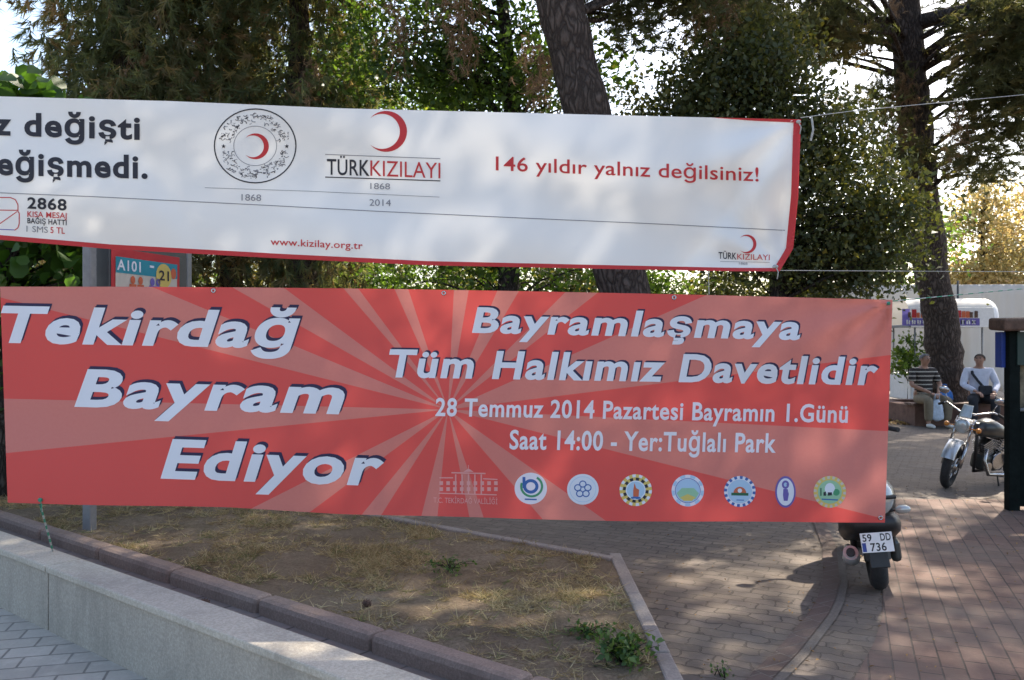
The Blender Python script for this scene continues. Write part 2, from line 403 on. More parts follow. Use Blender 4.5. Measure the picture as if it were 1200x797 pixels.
# low wall
wall = thing('low_wall', 'long low pale concrete wall with coping beside grey sidewalk', 'wall', TN(-5, 2.2)); wall['_w'] = 1
ang = math.atan2(T_.y, T_.x)
for t0, t1 in ((-13, -5.295), (-5.28, -.9)):
    mb = MB(); c = TN((t0 + t1) / 2, 2.2 + .015 + .09, .175); mb.box(c, (t1 - t0, .18, .35), Euler((0, 0, ang)), 0, .004); mb.build('wall_body', M['concrete'], wall)
    mb = MB(); c = TN((t0 + t1) / 2, 2.2 + .105, .371); mb.box(c, (t1 - t0, .215, .04), Euler((0, 0, ang)), 0, .008); mb.build('coping', M['coping'], wall)

# ------------------------------------------------------------------ foliage engine
def arr_mesh(name, verts, per, tint, m, parent=None, origin=(0, 0, 0), smooth=False):
    verts = np.asarray(verts, np.float32).reshape(-1, 3) - np.asarray(origin, np.float32)
    nf = len(verts) // per
    me = bpy.data.meshes.new(name)
    me.vertices.add(len(verts)); me.vertices.foreach_set('co', verts.ravel())
    me.loops.add(len(verts)); me.loops.foreach_set('vertex_index', np.arange(len(verts), dtype=np.int32))
    me.polygons.add(nf); me.polygons.foreach_set('loop_start', np.arange(0, len(verts), per, dtype=np.int32))
    me.polygons.foreach_set('loop_total', np.full(nf, per, np.int32))
    me.update(calc_edges=True)
    at = me.attributes.new('tint', 'FLOAT', 'FACE'); at.data.foreach_set('value', np.asarray(tint, np.float32))
    me.materials.append(m)
    o = bpy.data.objects.new(name, me); C.objects.link(o)
    if parent is not None: o.parent = parent
    return o
def unit(v): return v / (np.linalg.norm(v, axis=-1, keepdims=True) + 1e-9)
def leaf_quads(c, size, r, up=.6, aspect=.55):
    n = len(c)
    nrm = unit(r.normal(size=(n, 3)) + np.array([0, 0, up])); a = unit(np.cross(nrm, r.normal(size=(n, 3)))); b = np.cross(nrm, a)
    s = size * r.uniform(.45, 1.5, (n, 1))
    bend = nrm * s * .15
    return np.stack([c - a * s * .5, c + b * s * aspect * .5 + bend, c + a * s * .5, c - b * s * aspect * .5 + bend], 1)
def leaf_hex(c, size, r, up=.6):
    n = len(c)
    nrm = unit(r.normal(size=(n, 3)) * .8 + np.array([0, -.35, up])); a = unit(np.cross(nrm, r.normal(size=(n, 3)))); b = np.cross(nrm, a)
    s = size * r.uniform(.55, 1.25, (n, 1)); cu = nrm * s
    return np.stack([c - a * s * .45, c - a * s * .30 + b * s * .36 + cu * .06, c + a * s * .02 + b * s * .44 + cu * .1, c + a * s * .30 + b * s * .24 + cu * .03, c + a * s * .58 - cu * .08,
                     c + a * s * .30 - b * s * .24 + cu * .03, c + a * s * .02 - b * s * .44 + cu * .1, c - a * s * .30 - b * s * .36 + cu * .06], 1)
def needles(c, d, r, k, length, width, spread):
    n = len(c); d = np.repeat(unit(d), k, 0); c = np.repeat(c, k, 0)
    dd = unit(d + r.normal(size=d.shape) * spread)
    side = unit(np.cross(dd, r.normal(size=d.shape)))
    l = length * r.uniform(.6, 1.2, (n * k, 1)); base = c + d * r.uniform(-.5, .35, (n * k, 1)) * length
    return np.stack([base - side * width, base + side * width, base + dd * l], 1)

def ellip(r, c, rad, n, shell=.35):
    v = unit(r.normal(size=(n, 3))); q = (r.uniform(shell ** 3, 1, (n, 1))) ** (1 / 3)
    return np.asarray(c) + v * q * np.asarray(rad)

def tree(name, label, cat, path, radii, vols, kind, seed, group=None, bark='bark', leaf=None, size=.07, per=60, clump_r=.38,
         limb=.035, tint_hi=.0, up=.5, flat=.6, dead=None, nseg=12, k=30, nl=.14, nw=.004, droop=0.0, shell=.35, aspect=.55, limb_every=1, cname='crown', limbs=None):
    r = np.random.default_rng(seed); path = [Vector(p) for p in path]
    th = thing(name, label, cat, path[0], group=group); th['_w'] = 1
    tb = MB()
    # finer trunk with wobble and roots flare
    fine = []; fr = []
    for i in range(len(path) - 1):
        for s in np.linspace(0, 1, 6, endpoint=False):
            fine.append(path[i].lerp(path[i + 1], s) + Vector((r.normal() * .02, r.normal() * .02, 0)) * (radii[i] * 3)); fr.append((radii[i] * (1 - s) + radii[i + 1] * s) * (1 + .04 * r.normal()))
    fine.append(path[-1]); fr.append(radii[-1])
    tb.tube(fine, fr, nseg)
    cl = []; dirs = []
    for (c, rad, n) in vols:
        c = np.array(c); p = ellip(r, c, rad, n, shell)
        cl.append(p)
    cl = np.concatenate(cl)
    zs = np.array([p.z for p in fine]); fa = np.array([tuple(p) for p in fine])
    for i, p in enumerate(cl):
        if i % limb_every: 
            continue
        dist = np.linalg.norm((fa - p) * np.array([1, 1, 1.6]) + np.array([0, 0, .5]), axis=1) + (zs > p[2] + .2) * 3
        j = int(np.argmin(dist)); a = Vector(fa[j]); b = Vector(p); Lm = (b - a).length
        m1 = a.lerp(b, .4) + Vector((r.normal() * .08, r.normal() * .08, .12 + r.normal() * .06)) * Lm
        m2 = a.lerp(b, .75) + Vector((r.normal() * .06, r.normal() * .06, .08)) * Lm
        lr = min(limb * (.5 + .12 * Lm), fr[j] * .6)
        tb.tube([a, m1, m2, b], [lr, lr * .7, lr * .4, lr * .15], 5, cap=False)
    for pts_, rad_ in (limbs or []): tb.tube(pts_, rad_, 8)
    tb.build('trunk', M[bark], th)
    cdir = unit(cl - np.array(tuple(path[-1])) * np.array([1, 1, 0]) - np.array([0, 0, 1]) * cl[:, 2:3] + np.array([0, 0, .5 - droop]) + r.normal(size=cl.shape) * .3)
    if kind == 'leaf':
        pts = np.repeat(cl, per, 0) + r.normal(size=(len(cl) * per, 3)) * clump_r * np.array([1, 1, flat]) * np.repeat(r.uniform(.6, 1.3, (len(cl), 1)), per, 0)
        q = leaf_hex(pts, size, r, up) if leaf == 'fig' else leaf_quads(pts, size, r, up, aspect)
        tint = np.clip(np.repeat(r.uniform(0, .75, len(cl)), per) + r.uniform(-.1, .25, len(pts)) + (r.random(len(pts)) > .985) * .3, 0, 1)
        arr_mesh(cname, q, 8 if leaf == 'fig' else 4, tint, L[leaf], th, path[0])
    else:
        # tufts strung along twigs in each clump
        pts = np.repeat(cl, per, 0) + r.normal(size=(len(cl) * per, 3)) * clump_r * np.array([1, 1, flat])
        dd = np.repeat(cdir, per, 0) + r.normal(size=pts.shape) * .55
        q = needles(pts, dd, r, k, nl, nw, .45)
        tint = np.clip(np.repeat(np.repeat(r.uniform(0, .8, len(cl)), per) + r.uniform(-.12, .2, len(pts)), k), 0, 1)
        arr_mesh(cname, q, 3, tint, L[leaf], th, path[0])
        if dead:
            p2 = []; 
            for (c, rad, n) in dead: p2.append(ellip(r, np.array(c), rad, n, .1))
            p2 = np.concatenate(p2); p3 = np.repeat(p2, 14, 0) + r.normal(size=(len(p2) * 14, 3)) * np.array([.1, .1, .22])
            d3 = np.tile(np.array([[0, 0, -1.0]]), (len(p3), 1)) + r.normal(size=p3.shape) * .5
            q = needles(p3, d3, r, 16, .12, .004, .5)
            arr_mesh('dead_foliage', q, 3, r.uniform(0, 1, len(p3) * 16), L['brown'], th, path[0])
    return th
def V(px, py, d, rx, ry, rz, n):       # a crown lobe, centre given by its sight line and depth
    return (tuple(P(px, py, d)), (rx, ry, rz), n)

# --- the leaning pine in the middle
D1 = 9.3
tree('pine_tree', 'big leaning pine trunk with scaly bark behind the white banner', 'tree',
     [(1.72, D1, -.05), (1.5, D1, .7), tuple(P(731, 340, D1)), tuple(P(686, 130, D1)), tuple(P(656, 0, D1)), (.05, D1 + .2, 7.6), (-.3, D1 + .4, 9.6), (-.4, D1 + .4, 11.5)],
     [.44, .33, .28, .25, .245, .22, .17, .06],
     [((-.6, 9.8, 9.2), (3.8, 3.4, 1.5), 110), ((-.5, 9.5, 11.0), (2.4, 2.4, 1.0), 30), ((3.0, 12.2, 8.9), (3.3, 2.8, 1.1), 80), ((-2.6, 8.6, 7.4), (1.6, 1.4, .6), 14),  # broad lobes above the frame, widened and added to shade the bed
      V(765, 12, 10.2, .5, .6, .34, 9), V(800, -20, 10.4, .8, .7, .5, 14)],
     'needle', 11, leaf='needle', per=28, clump_r=.33, flat=.6, k=24, nl=.16, nw=.008, limb=.06, nseg=16,
     dead=[V(532, 20, 10.3, .2, .15, .28, 6), V(545, 40, 10.3, .15, .15, .12, 4), V(628, 85, 9.9, .15, .15, .3, 6), V(835, 12, 10.4, .28, .2, .3, 9), V(465, 20, 10.6, .25, .2, .5, 7)])
# --- the pine on the right by the bench
D2 = 18.0
p2b = P(1100, 462, D2)
tree('pine_tree', 'tall dark pine trunk standing between the two seated men', 'tree',
     [(9.3, D2, 0), (9.2, D2, .6), tuple(P(1104, 390, D2)), tuple(P(1088, 300, D2)), tuple(P(1078, 200, D2)), tuple(P(1068, 110, D2)), tuple(P(1059, 0, D2)), (8.0, D2, 11), (7.9, D2, 14.5)],
     [.6, .42, .35, .34, .34, .34, .3, .25, .08],
     [((8.2, 17.6, 13.4), (4.8, 4.2, 1.9), 130), ((8.0, 18, 15), (2.5, 2.5, 1.2), 25),
      V(1165, 40, 16.6, .95, .8, .75, 26), V(1178, 110, 16.5, .75, .8, .7, 20), V(1200, 70, 16.6, .6, .8, 1.1, 20), V(1138, 120, 16.8, .3, .5, .6, 6), V(1125, 185, 16.8, .35, .5, .22, 5), V(1178, 160, 16.8, .5, .5, .3, 6), V(1165, 202, 17, .5, .4, .12, 4),
      V(1025, 130, 18, .6, .6, .5, 9), V(1045, 180, 17.6, .5, .5, .45, 7), V(975, 35, 17, .8, .8, .8, 24), V(925, 20, 16.5, 1.0, .8, .7, 24), V(860, 0, 16, 1.0, .8, .5, 18)],
     'needle', 12, leaf='needle', per=24, clump_r=.29, flat=.55, k=24, nl=.2, nw=.010, limb=.07, nseg=16, droop=.35, limb_every=4, limbs=[([P(1062, 32, 18), P(1085, 24, 17.8), P(1112, 17, 17.3), P(1150, 5, 16.8), P(1190, 10, 16.4)], [.2, .17, .14, .10, .05])],
     dead=[V(1060, 118, 17.5, .22, .2, .6, 8), V(1055, 168, 17.4, .35, .2, .3, 9), V(1118, 165, 16.6, .3, .3, .5, 8), V(1043, 10, 17.6, .2, .2, .5, 6)])
# --- cypress-like conifers on the left, hanging sprays
for i, (px, d, lab, tw) in enumerate(((150, 11.5, 'dense dull green conifer with hanging sprays, nearest the fig leaves', .30), (268, 12.6, 'dark conifer with brown hanging foliage between two other conifers', .2), (352, 12.2, 'dark reddish conifer behind the round seal of the white banner', .26))):
    b = G(px, HY + 1720 / d)
    x = b.x
    vols = [((x, d, 3.2), (1.0, .9, 1.0), 26), ((x, d, 5.0), (1.05, .95, 1.1), 44), ((x, d, 6.8), (1.15, 1.0, 1.3), 40), ((x, d, 8.6), (.8, .8, 1.2), 20)]
    if i == 1: vols = [((x, d, 3.4), (.8, .8, 1.0), 18), ((x - .1, d, 5.6), (.75, .8, .8), 22), ((x, d, 7.4), (1.1, 1.0, 1.3), 36), ((x, d, 9.2), (.7, .7, 1.2), 14)]
    tree('conifer_tree', lab, 'tree', [(x, d, 0), (x + .05, d, 2.4), (x, d, 4.6), (x - .05, d, 7), (x, d, 10)], [tw, tw * .85, tw * .7, tw * .45, .04], vols, 'needle', 20 + i,
         group='conifers on the left', leaf='cypress', per=46, clump_r=.30, flat=1.3, k=20, nl=.17, nw=.009, droop=1.6, limb=.03, limb_every=2,
         dead=[((x + .1, d - .5, 4.6), (.55, .4, .9), 12)])
# --- broadleaf behind the crescent, light shows through
tree('broadleaf_tree', 'loose green broadleaf tree with sky showing through, left of the leaning pine', 'tree',
     [(.05, 11.6, 0), (-.05, 11.6, 2.2), tuple(P(600, 110, 11.6)), tuple(P(588, 0, 11.6)), (-.3, 11.6, 8)], [.2, .16, .11, .08, .03],
     [V(560, 40, 11.4, 1.15, 1.0, .95, 36), V(480, 100, 11.4, .9, .9, .6, 20), V(610, 110, 11.4, 1.0, .9, .35, 16), V(560, -90, 11.5, 1.6, 1.3, .9, 40), V(430, 60, 11.6, .5, .6, .6, 8), V(710, 85, 11, .22, .4, .5, 4), V(560, 300, 12, 2.2, .7, .8, 30)],
     'leaf', 31, leaf='broad', bark='bark2', size=.09, per=125, clump_r=.29, flat=.75, limb=.03, shell=.2)
# --- dark broadleaf right of the pine
tree('broadleaf_tree', 'dense dark evergreen tree with small leaves behind the right end of the white banner', 'tree',
     [(3.35, 11, 0), (3.45, 11, 1.6), (3.4, 11, 3.4), (3.2, 11, 5), (3.0, 11, 6.2)], [.14, .12, .1, .07, .02],
     [V(850, 110, 10.8, 1.15, 1.0, .62, 52), V(840, 200, 10.8, 1.3, 1.1, .9, 70), V(990, 250, 11, .75, .9, .95, 60), V(960, 170, 11, .5, .8, .55, 24), V(900, 60, 11, .85, .9, .45, 26), V(1010, 300, 11, .55, .6, .3, 16), V(800, 130, 10.6, .5, .5, .4, 12), V(920, 300, 11, .9, .8, .3, 18)],
     'leaf', 32, leaf='dark', bark='bark2', size=.075, per=170, clump_r=.26, flat=.8, limb=.03, shell=.15, up=.3)
# --- fig on the far left, big leaves
fig = tree('fig_tree', 'large-leaved fig bush at the left edge above and below the white banner', 'tree',
     [(-5.0, 8.4, 0), (-4.95, 8.4, 1.6), (-4.85, 8.3, 3.0), (-4.8, 8.3, 3.9)], [.09, .075, .05, .02],
     [((-5.15, 8.3, 3.85), (.85, .6, .42), 46), ((-4.7, 8.5, 2.6), (.8, .6, .75), 50), ((-5.2, 8.6, 1.7), (.9, .6, .8), 30)],
     'leaf', 33, leaf='fig', bark='bark2', size=.17, per=20, clump_r=.2, flat=.7, limb=.03, aspect=.85, shell=.1)
# --- autumn trees far on the right
for i, (px, d, h, rx, lab) in enumerate(((1150, 30, 6.9, 1.7, 'yellow-brown autumn tree above the white tarpaulin screen, next to the pine trunk'), (1225, 31, 7.4, 1.9, 'sparse tan autumn tree cut by the right edge of the photo'))):
    x = (px - HX) / 1000 * d
    tree('autumn_tree', lab, 'tree', [(x, d, 0), (x, d, 2.5), (x + .1, d, h)], [.2, .15, .03],
         [((x, d, h - 2.0), (rx, 1.6, 1.7), 56), ((x + .3, d, h - .4), (rx * .55, 1, .8), 16), ((x, d, h - 3.4), (rx * 1.1, 1, .8), 34)],
         'leaf', 41 + i, leaf='autumn', bark='bark2', size=.16, per=85, clump_r=.36, flat=.8, limb=.03, shell=.1)
x = 0.455 * 27
tree('broadleaf_tree', 'yellow-green tree seen through the gap just left of the right pine trunk', 'tree', [(x - .1, 27, 0), (x, 27, 3), (x, 27, 5.6)], [.2, .15, .03],
     [((x, 27, 4.8), (1.5, 1.5, 1.6), 44)], 'leaf', 45, leaf='broad', bark='bark2', size=.15, per=50, clump_r=.4, limb=.03)
# --- hedge row and shrubs behind the banners
hs = [(-7.2, 12.5), (-5.6, 13.2), (-4.1, 14.2), (-2.5, 14), (-1.0, 14.2), (.6, 14.0), (2.2, 14.4), (3.8, 15.5), (5.4, 16.5)]
hl = ['leafy green shrub behind the fig bush', 'dark shrub behind the grey post of the poster case', 'dark shrub right of the poster case', 'dull dark shrub in the gap between banners under the web address',
      'shrub with bright leaf tips in the gap between banners', 'dense shrub between banners below the slogan', 'shrub beside the leaning pine trunk between the banners', 'shrub right of the leaning pine between the banners', 'shrub below the dark evergreen near the banner corners']
for i, (x, y) in enumerate(hs):
    tree('shrub', hl[i], 'shrub', [(x, y, 0), (x, y, .9), (x + .1, y, 2.0)], [.06, .05, .02],
         [((x, y, 1.6), (1.05, .7, 1.25), 60), ((x + r_, y - .2, 2.6), (.6, .5, .5), 14)] if (r_ := random.uniform(-.4, .4)) is not None else [],
         'leaf', 50 + i, group='shrubs behind the banners', leaf='dark' if i % 3 else 'broad', bark='bark2', size=.09, per=120, clump_r=.28, limb=.02, shell=.3, cname='foliage')
# --- unseen pines added outside the frame on the right to shade the path
for i, (x, y, lab, vols) in enumerate((
        (16.5, 24.0, 'tall unseen pine added for shade off to the right behind the screen', [((14.6, 24, 12.6), (5.2, 4.2, 1.5), 130), ((16, 24, 14), (3, 3, .9), 40)]),
        (12.4, 15.0, 'tall unseen pine added for shade off to the right beyond the notice stand', [((12.2, 13.6, 9.8), (3.7, 3.2, 1.4), 110), ((12.4, 15, 11), (2.4, 2.4, .8), 30)]),
        (8.8, 8.6, 'unseen pine added for shade off to the right beside the red path', [((7.6, 9.2, 8.6), (3.6, 3.2, 1.3), 100), ((8.6, 8.8, 10), (2, 2, .8), 25)]))):
    tree('pine_tree', lab, 'tree', [(x, y, 0), (x - .1, y, 3), (x, y, 7), (x, y, 11.6 + (2 if i == 0 else 0))], [.4, .33, .25, .06], vols,
         'needle', 70 + i, leaf='needle', per=26, clump_r=.33, flat=.6, k=20, nl=.18, nw=.010, limb=.06)
for i, (px, d, lab) in enumerate(((60, 19, 'green tree in the distance behind the fig bush and first conifer'), (215, 19.5, 'green tree in the distance between the first two conifers'), (400, 18.5, 'green tree in the distance between the reddish conifer and the crescent'), (520, 20, 'green tree in the distance above the crescent emblem'))):
    x = (px - HX) / 1000 * d
    tree('broadleaf_tree', lab, 'tree', [(x, d, 0), (x, d, 3), (x + .1, d, 7)], [.2, .15, .03],
         [((x, d, 4.6), (1.7, 1.4, 2.0), 60), ((x, d, 7.2 if i != 0 else 5.6), (1.5, 1.3, 1.1), 34)], 'leaf', 80 + i, leaf='broad', bark='bark2', size=.13, per=85, clump_r=.4, limb=.03, shell=.1)

# grass and weeds on the bed
def bed_pts(n, r, bias=None):
    ns = r.uniform(3.1, 5.08, n); te = (.66 - .6258 * ns) / .78
    t = te - 7.5 * r.uniform(0, 1, n) ** 1.1
    return np.stack([.78 * t + .6258 * ns, -.6258 * t + .78 * ns], 1)
r = np.random.default_rng(5)
cand = bed_pts(24000, r)
keep = np.array([mn.noise(Vector((p[0] * 1.7, p[1] * 1.7, 9))) + .6 * mn.noise(Vector((p[0] * 5, p[1] * 5, 2))) + r.normal() * .36 > .46 for p in cand])
tu = cand[keep]
z = np.array([soil_z(*p) for p in tu]); c3 = np.column_stack([tu, z])
K = 9; cc = np.repeat(c3, K, 0) + r.normal(size=(len(c3) * K, 3)) * np.array([.02, .02, 0])
dirn = unit(r.normal(size=cc.shape) * np.array([1, 1, .3]) + np.array([0, 0, .3])); dirn[:, 2] = np.abs(dirn[:, 2])
side = unit(np.cross(dirn, r.normal(size=cc.shape))); ln = r.uniform(.03, .10, (len(cc), 1))
q = np.stack([cc - side * .0028, cc + side * .0028, cc + dirn * ln], 1)
gr = arr_mesh('dry_grass', q, 3, np.clip(np.repeat(r.uniform(0, 1, len(c3)), K) + r.normal(size=len(cc)) * .08, 0, 1), L['straw'])
tag(gr, 'sparse dry yellow grass and straw growing on the soil bed', 'grass', kind='stuff')
def weed(label, loc, rad, h, n, seed, size=.035):
    r = np.random.default_rng(seed); loc = np.array(loc)
    th = thing('weed_plant', label, 'plant', tuple(loc), group=None); th['_w'] = 1
    st = MB(); ends = []
    for i in range(n // 12):
        a = r.uniform(0, 6.28); rr = rad * r.uniform(.1, 1) ; e = loc + np.array([math.cos(a) * rr, math.sin(a) * rr, h * r.uniform(.45, 1)])
        st.tube([loc + np.array([r.normal() * .02, r.normal() * .02, 0]), loc * .5 + e * .5 + np.array([0, 0, .02]), e], [.003, .0025, .001], 4); ends.append((loc, e))
    st.build('stems', M['greenboard'] if False else M['bark2'], th)
    pts = np.array([s + (e - s) * r.uniform(.35, 1.05) + r.normal(size=3) * .02 for (s, e) in ends for _ in range(12)])
    arr_mesh('leaves', leaf_quads(pts, size, r, .8, .6), 4, r.uniform(0, 1, len(pts)), L['weed'], th, tuple(loc))
    return th
g = G(733, 776, .19); weed('bright green leafy weed clump at the near right corner of the soil bed', (g.x, g.y, .19), .17, .13, 420, 3)
g = G(845, 792, 0); weed('small dark green tuft growing by the paving at the bottom edge', (g.x, g.y, 0), .05, .035, 70, 4, .02)
g = G(690, 745, .19); weed('low sparse grey-green weed left of the bright clump', (g.x, g.y, .19), .16, .06, 160, 5, .028)
g = G(525, 668, .19); weed('flat green weed patch in the middle of the soil bed', (g.x, g.y, .19), .2, .045, 200, 6, .025)
# pine cone and pebbles
def cone(label, g, s):
    mb = MB(); th = thing('pine_cone', label, 'pine cone', tuple(g)); th['_w'] = 1
    mb.ell(g + Vector((0, 0, .022 * s)), (.03 * s, .022 * s, .022 * s), None, 0, 12, 8)
    for i in range(26):
        a = i * 2.4; h = -1 + 2 * i / 26; rr = math.sqrt(max(.05, 1 - h * h))
        mb.box(g + Vector((h * .03 * s, math.cos(a) * .023 * rr * s, .022 * s + math.sin(a) * .023 * rr * s)), (.004 * s, .012 * s, .012 * s), Euler((a, .5, 0)))
    mb.build('scales', M['coneM'], th)
cone('small brown pine cone lying on the strip behind the wall coping', G(240, 711, .13), 1.0)
cone('dark pine cone lying on the soil bed near the front kerb', G(430, 711, .19), .9)
# leaf litter, sunlit, left of the bench
r = np.random.default_rng(8)
c0 = np.column_stack([r.uniform(7.4, 9.0, 900), r.uniform(17.2, 22, 900), r.uniform(.01, .03, 900)])
lt = arr_mesh('leaf_litter', leaf_quads(c0, .11, r, 2.5, .7), 4, r.uniform(0, 1, 900), L['litter']); tag(lt, 'orange dry fallen leaves on the ground beside the seated man', 'leaves', kind='stuff')
# fallen needles / small leaves on paving
n_ = 700; c0 = np.column_stack([r.uniform(.8, 6, n_), r.uniform(3.2, 10, n_), np.full(n_, .016)])
lt = arr_mesh('fallen_leaves', leaf_quads(c0, .025, r, 6, .4), 4, r.uniform(0, .6, n_), L['litter']); tag(lt, 'tiny dry leaves scattered on the paving', 'leaves', kind='stuff')

# ------------------------------------------------------------------ banners
def interp(x, pts):
    xs = [p[0] for p in pts]; ys = [p[1] for p in pts]
    return float(np.interp(x, xs, ys))
def dlow(px, py):
    d = 5.05 - .00016 * px
    d += .016 * math.sin(px * .012 + py * .004) + .009 * math.sin(py * .03 + px * .006) + .005 * math.sin(px * .055 + .8 * math.sin(py * .02)) + .004 * math.sin(px * .021 - py * .05)
    d += .012 * math.exp(-((px - 930 + .05 * (py - 480)) / 9) ** 2) - .010 * math.exp(-((px - 262 - .12 * (py - 460)) / 14) ** 2) + .008 * math.exp(-((px - 590 + .2 * (py - 460)) / 16) ** 2)
    a = max(0, 1 - math.hypot(px, py - 337) / 300); d += .018 * a * min(1, math.hypot(px, py - 337) / 140) * math.sin(math.atan2(py - 337, px + 1) * 7)
    e = max(0, (px - 900) / 145); d += .012 * e * math.sin(px * .075) + .006 * e * math.sin(px * .15 + py * .01)
    a = max(0, 1 - math.hypot(px - 1046, py - 351) / 260); d += .02 * a * math.sin(math.atan2(py - 351, 1046 - px) * 11)
    return d
def dup_(px, py):
    d = 4.95 - .00012 * px
    d += .024 * math.sin(px * .009 + py * .02) + .017 * math.sin((py - 120) * .045 - px * .006) + .008 * math.sin(px * .03 - py * .05) + .005 * math.sin(px * .05 + py * .02) + .012 * math.exp(-((px - 850 + .75 * (py - 250)) / 12) ** 2) * (1 if py > 190 else max(0, (py - 150) / 40)) + .010 * math.exp(-((px - 170 - .7 * (py - 190)) / 16) ** 2)
    v = (py - 130) / 180; d += .03 * (v - .5) ** 2 * 2
    rd = math.hypot(px - 938, py - 140); a = max(0, 1 - rd / 230) * min(1, rd / 90); d += .03 * a * math.sin(math.atan2(py - 140, 938 - px) * 10)
    rd = math.hypot(px - 915, py - 315); a = max(0, 1 - rd / 150) * min(1, rd / 70); d += .035 * a * math.sin(math.atan2(315 - py, 915 - px) * 9)
    return d
low_top = [(-5, 336), (150, 336), (300, 337), (450, 338.5), (600, 341), (800, 345), (1046, 351.5)]
low_bot = [(-5, 588), (8, 589), (130, 592), (270, 595), (400, 602), (600, 608), (800, 611.5), (1037, 612)]
up_top = [(-700, 92), (0, 113), (200, 118.5), (400, 127), (600, 132), (800, 137), (938, 140)]
up_bot = [(-700, 240), (0, 281), (130, 292), (330, 303), (500, 311), (700, 315), (860, 318), (912, 318)]
def low_xy(s, v):
    x = s + v * np.interp(s, [0, 1046], [9, -9]); yt = interp(s, low_top); yb = interp(x, low_bot)
    return x, yt + (yb - yt) * v + math.sin(s * .02) * .5 * v
def up_xy(s, v):
    edge = np.interp(v, [0, .5, .85, 1], [0, -3, -9, -25])
    x = s + (edge if s > 600 else 0) * max(0, (s - 600) / 338); yt = interp(s, up_top); yb = interp(x, up_bot)
    return x, yt + (yb - yt) * v
def banner_mesh(name, xy, s0, s1, dep, m, parent, ns=220, nv=60):
    vs = []; uvs = []
    for j in range(nv + 1):
        for i in range(ns + 1):
            x, y = xy(s0 + (s1 - s0) * i / ns, j / nv); vs.append(tuple(P(x, y, dep(x, y)) - parent.location)); uvs.append((x / 1000, y / 1000))
    W = ns + 1
    fs = [[j * W + i, (j + 1) * W + i, (j + 1) * W + i + 1, j * W + i + 1] for j in range(nv) for i in range(ns)]
    me = bpy.data.meshes.new(name); me.from_pydata(vs, [], fs); me.materials.append(m)
    uv = me.uv_layers.new(name='UVMap')
    for lp in me.loops: uv.data[lp.index].uv = uvs[lp.vertex_index]
    me.polygons.foreach_set('use_smooth', [True] * len(fs))
    o = bpy.data.objects.new(name, me); C.objects.link(o); o.parent = parent; return o

def rays(t):
    uv = t.nodes.new('ShaderNodeTexCoord').outputs['UV']; sp = t.nodes.new('ShaderNodeSeparateXYZ'); t.links.new(uv, sp.inputs[0])
    def ma(op, a, b):
        n = node(t, 'ShaderNodeMath', operation=op)
        for k, v in ((0, a), (1, b)):
            if isinstance(v, (int, float)): n.inputs[k].default_value = v
            else: t.links.new(v, n.inputs[k])
        return n.outputs[0]
    dx = ma('SUBTRACT', sp.outputs[0], .525); dy = ma('SUBTRACT', .480, sp.outputs[1])
    an = ma('ARCTAN2', dx, dy); an = ma('FRACT', ma('ADD', ma('DIVIDE', an, 2 * math.pi), 2.0), 0)
    RED, LT = (.64, .092, .082), (.58, .205, .175)
    iv = [(2, 9), (21.6, 29.6), (45, 52), (66, 82), (92, 104), (125, 139), (161, 168.6), (185.5, 192.7), (211, 218), (233, 242.6), (263, 271), (284, 291.5), (299.4, 306.5), (318, 323), (335, 341), (348.6, 354)]
    iv = iv[:15]
    st = [(0, RED)]
    for a, b in iv: st += [(a / 360, LT), (b / 360, RED)]
    c = ramp(t, an, st, 'CONSTANT')
    d2 = ma('POWER', ma('ADD', ma('MULTIPLY', dx, dx), ma('MULTIPLY', dy, dy)), .5)
    fine = noise(t, 260, 2, .5, uv)
    c = mixc(t, ramp(t, fine, [(.3, (.12, .12, .12)), (.7, (0, 0, 0))]), c, (.5, .12, .11))
    return c
M['b_red'] = cloth('red_banner_print', rays, .24)
def whitecl(t):
    f = noise(t, 3, 4, .6, t.nodes.new('ShaderNodeTexCoord').outputs['UV'])
    return ramp(t, f, [(.3, (.74, .725, .70)), (.7, (.78, .765, .74))])
M['b_white'] = cloth('white_banner_cloth', whitecl, .14)
INK = {k: cloth('print_' + k, (lambda c: (lambda t: c))(c), .2) for k, c in dict(white=(.78, .80, .86), navy=(.045, .04, .085), black=(.045, .045, .055), red=(.55, .055, .06), grey=(.24, .24, .26), blue=(.07, .16, .42), lblue=(.45, .62, .78),
      green=(.09, .33, .17), yellow=(.70, .55, .16), pale=(.72, .78, .84), orange=(.62, .16, .08), dgreen=(.05, .15, .08), purple=(.17, .14, .42), pink=(.70, .36, .34), lgreen=(.35, .58, .38), teal=(.05, .30, .38), cream=(.62, .58, .50)).items()}

def text_tris(body, shear=0.0, off=0.0, size=1.0):
    cu = bpy.data.curves.new('t', 'FONT'); cu.body = body; cu.shear = shear; cu.offset = off; cu.resolution_u = 4; cu.space_character = 1 + off * 3.5
    o = bpy.data.objects.new('t', cu); C.objects.link(o); bpy.context.view_layer.update()
    me = bpy.data.meshes.new_from_object(o.evaluated_get(bpy.context.evaluated_depsgraph_get()))
    bm = bmesh.new(); bm.from_mesh(me); bmesh.ops.triangulate(bm, faces=bm.faces); bm.verts.ensure_lookup_table(); bm.verts.index_update()
    vs = [(v.co.x, v.co.y) for v in bm.verts]; fs = [[v.index for v in f.verts] for f in bm.faces]
    bm.free(); bpy.data.objects.remove(o); bpy.data.curves.remove(cu); bpy.data.meshes.remove(me)
    return vs, fs
CAP = max(v[1] for v in text_tris('H')[0])

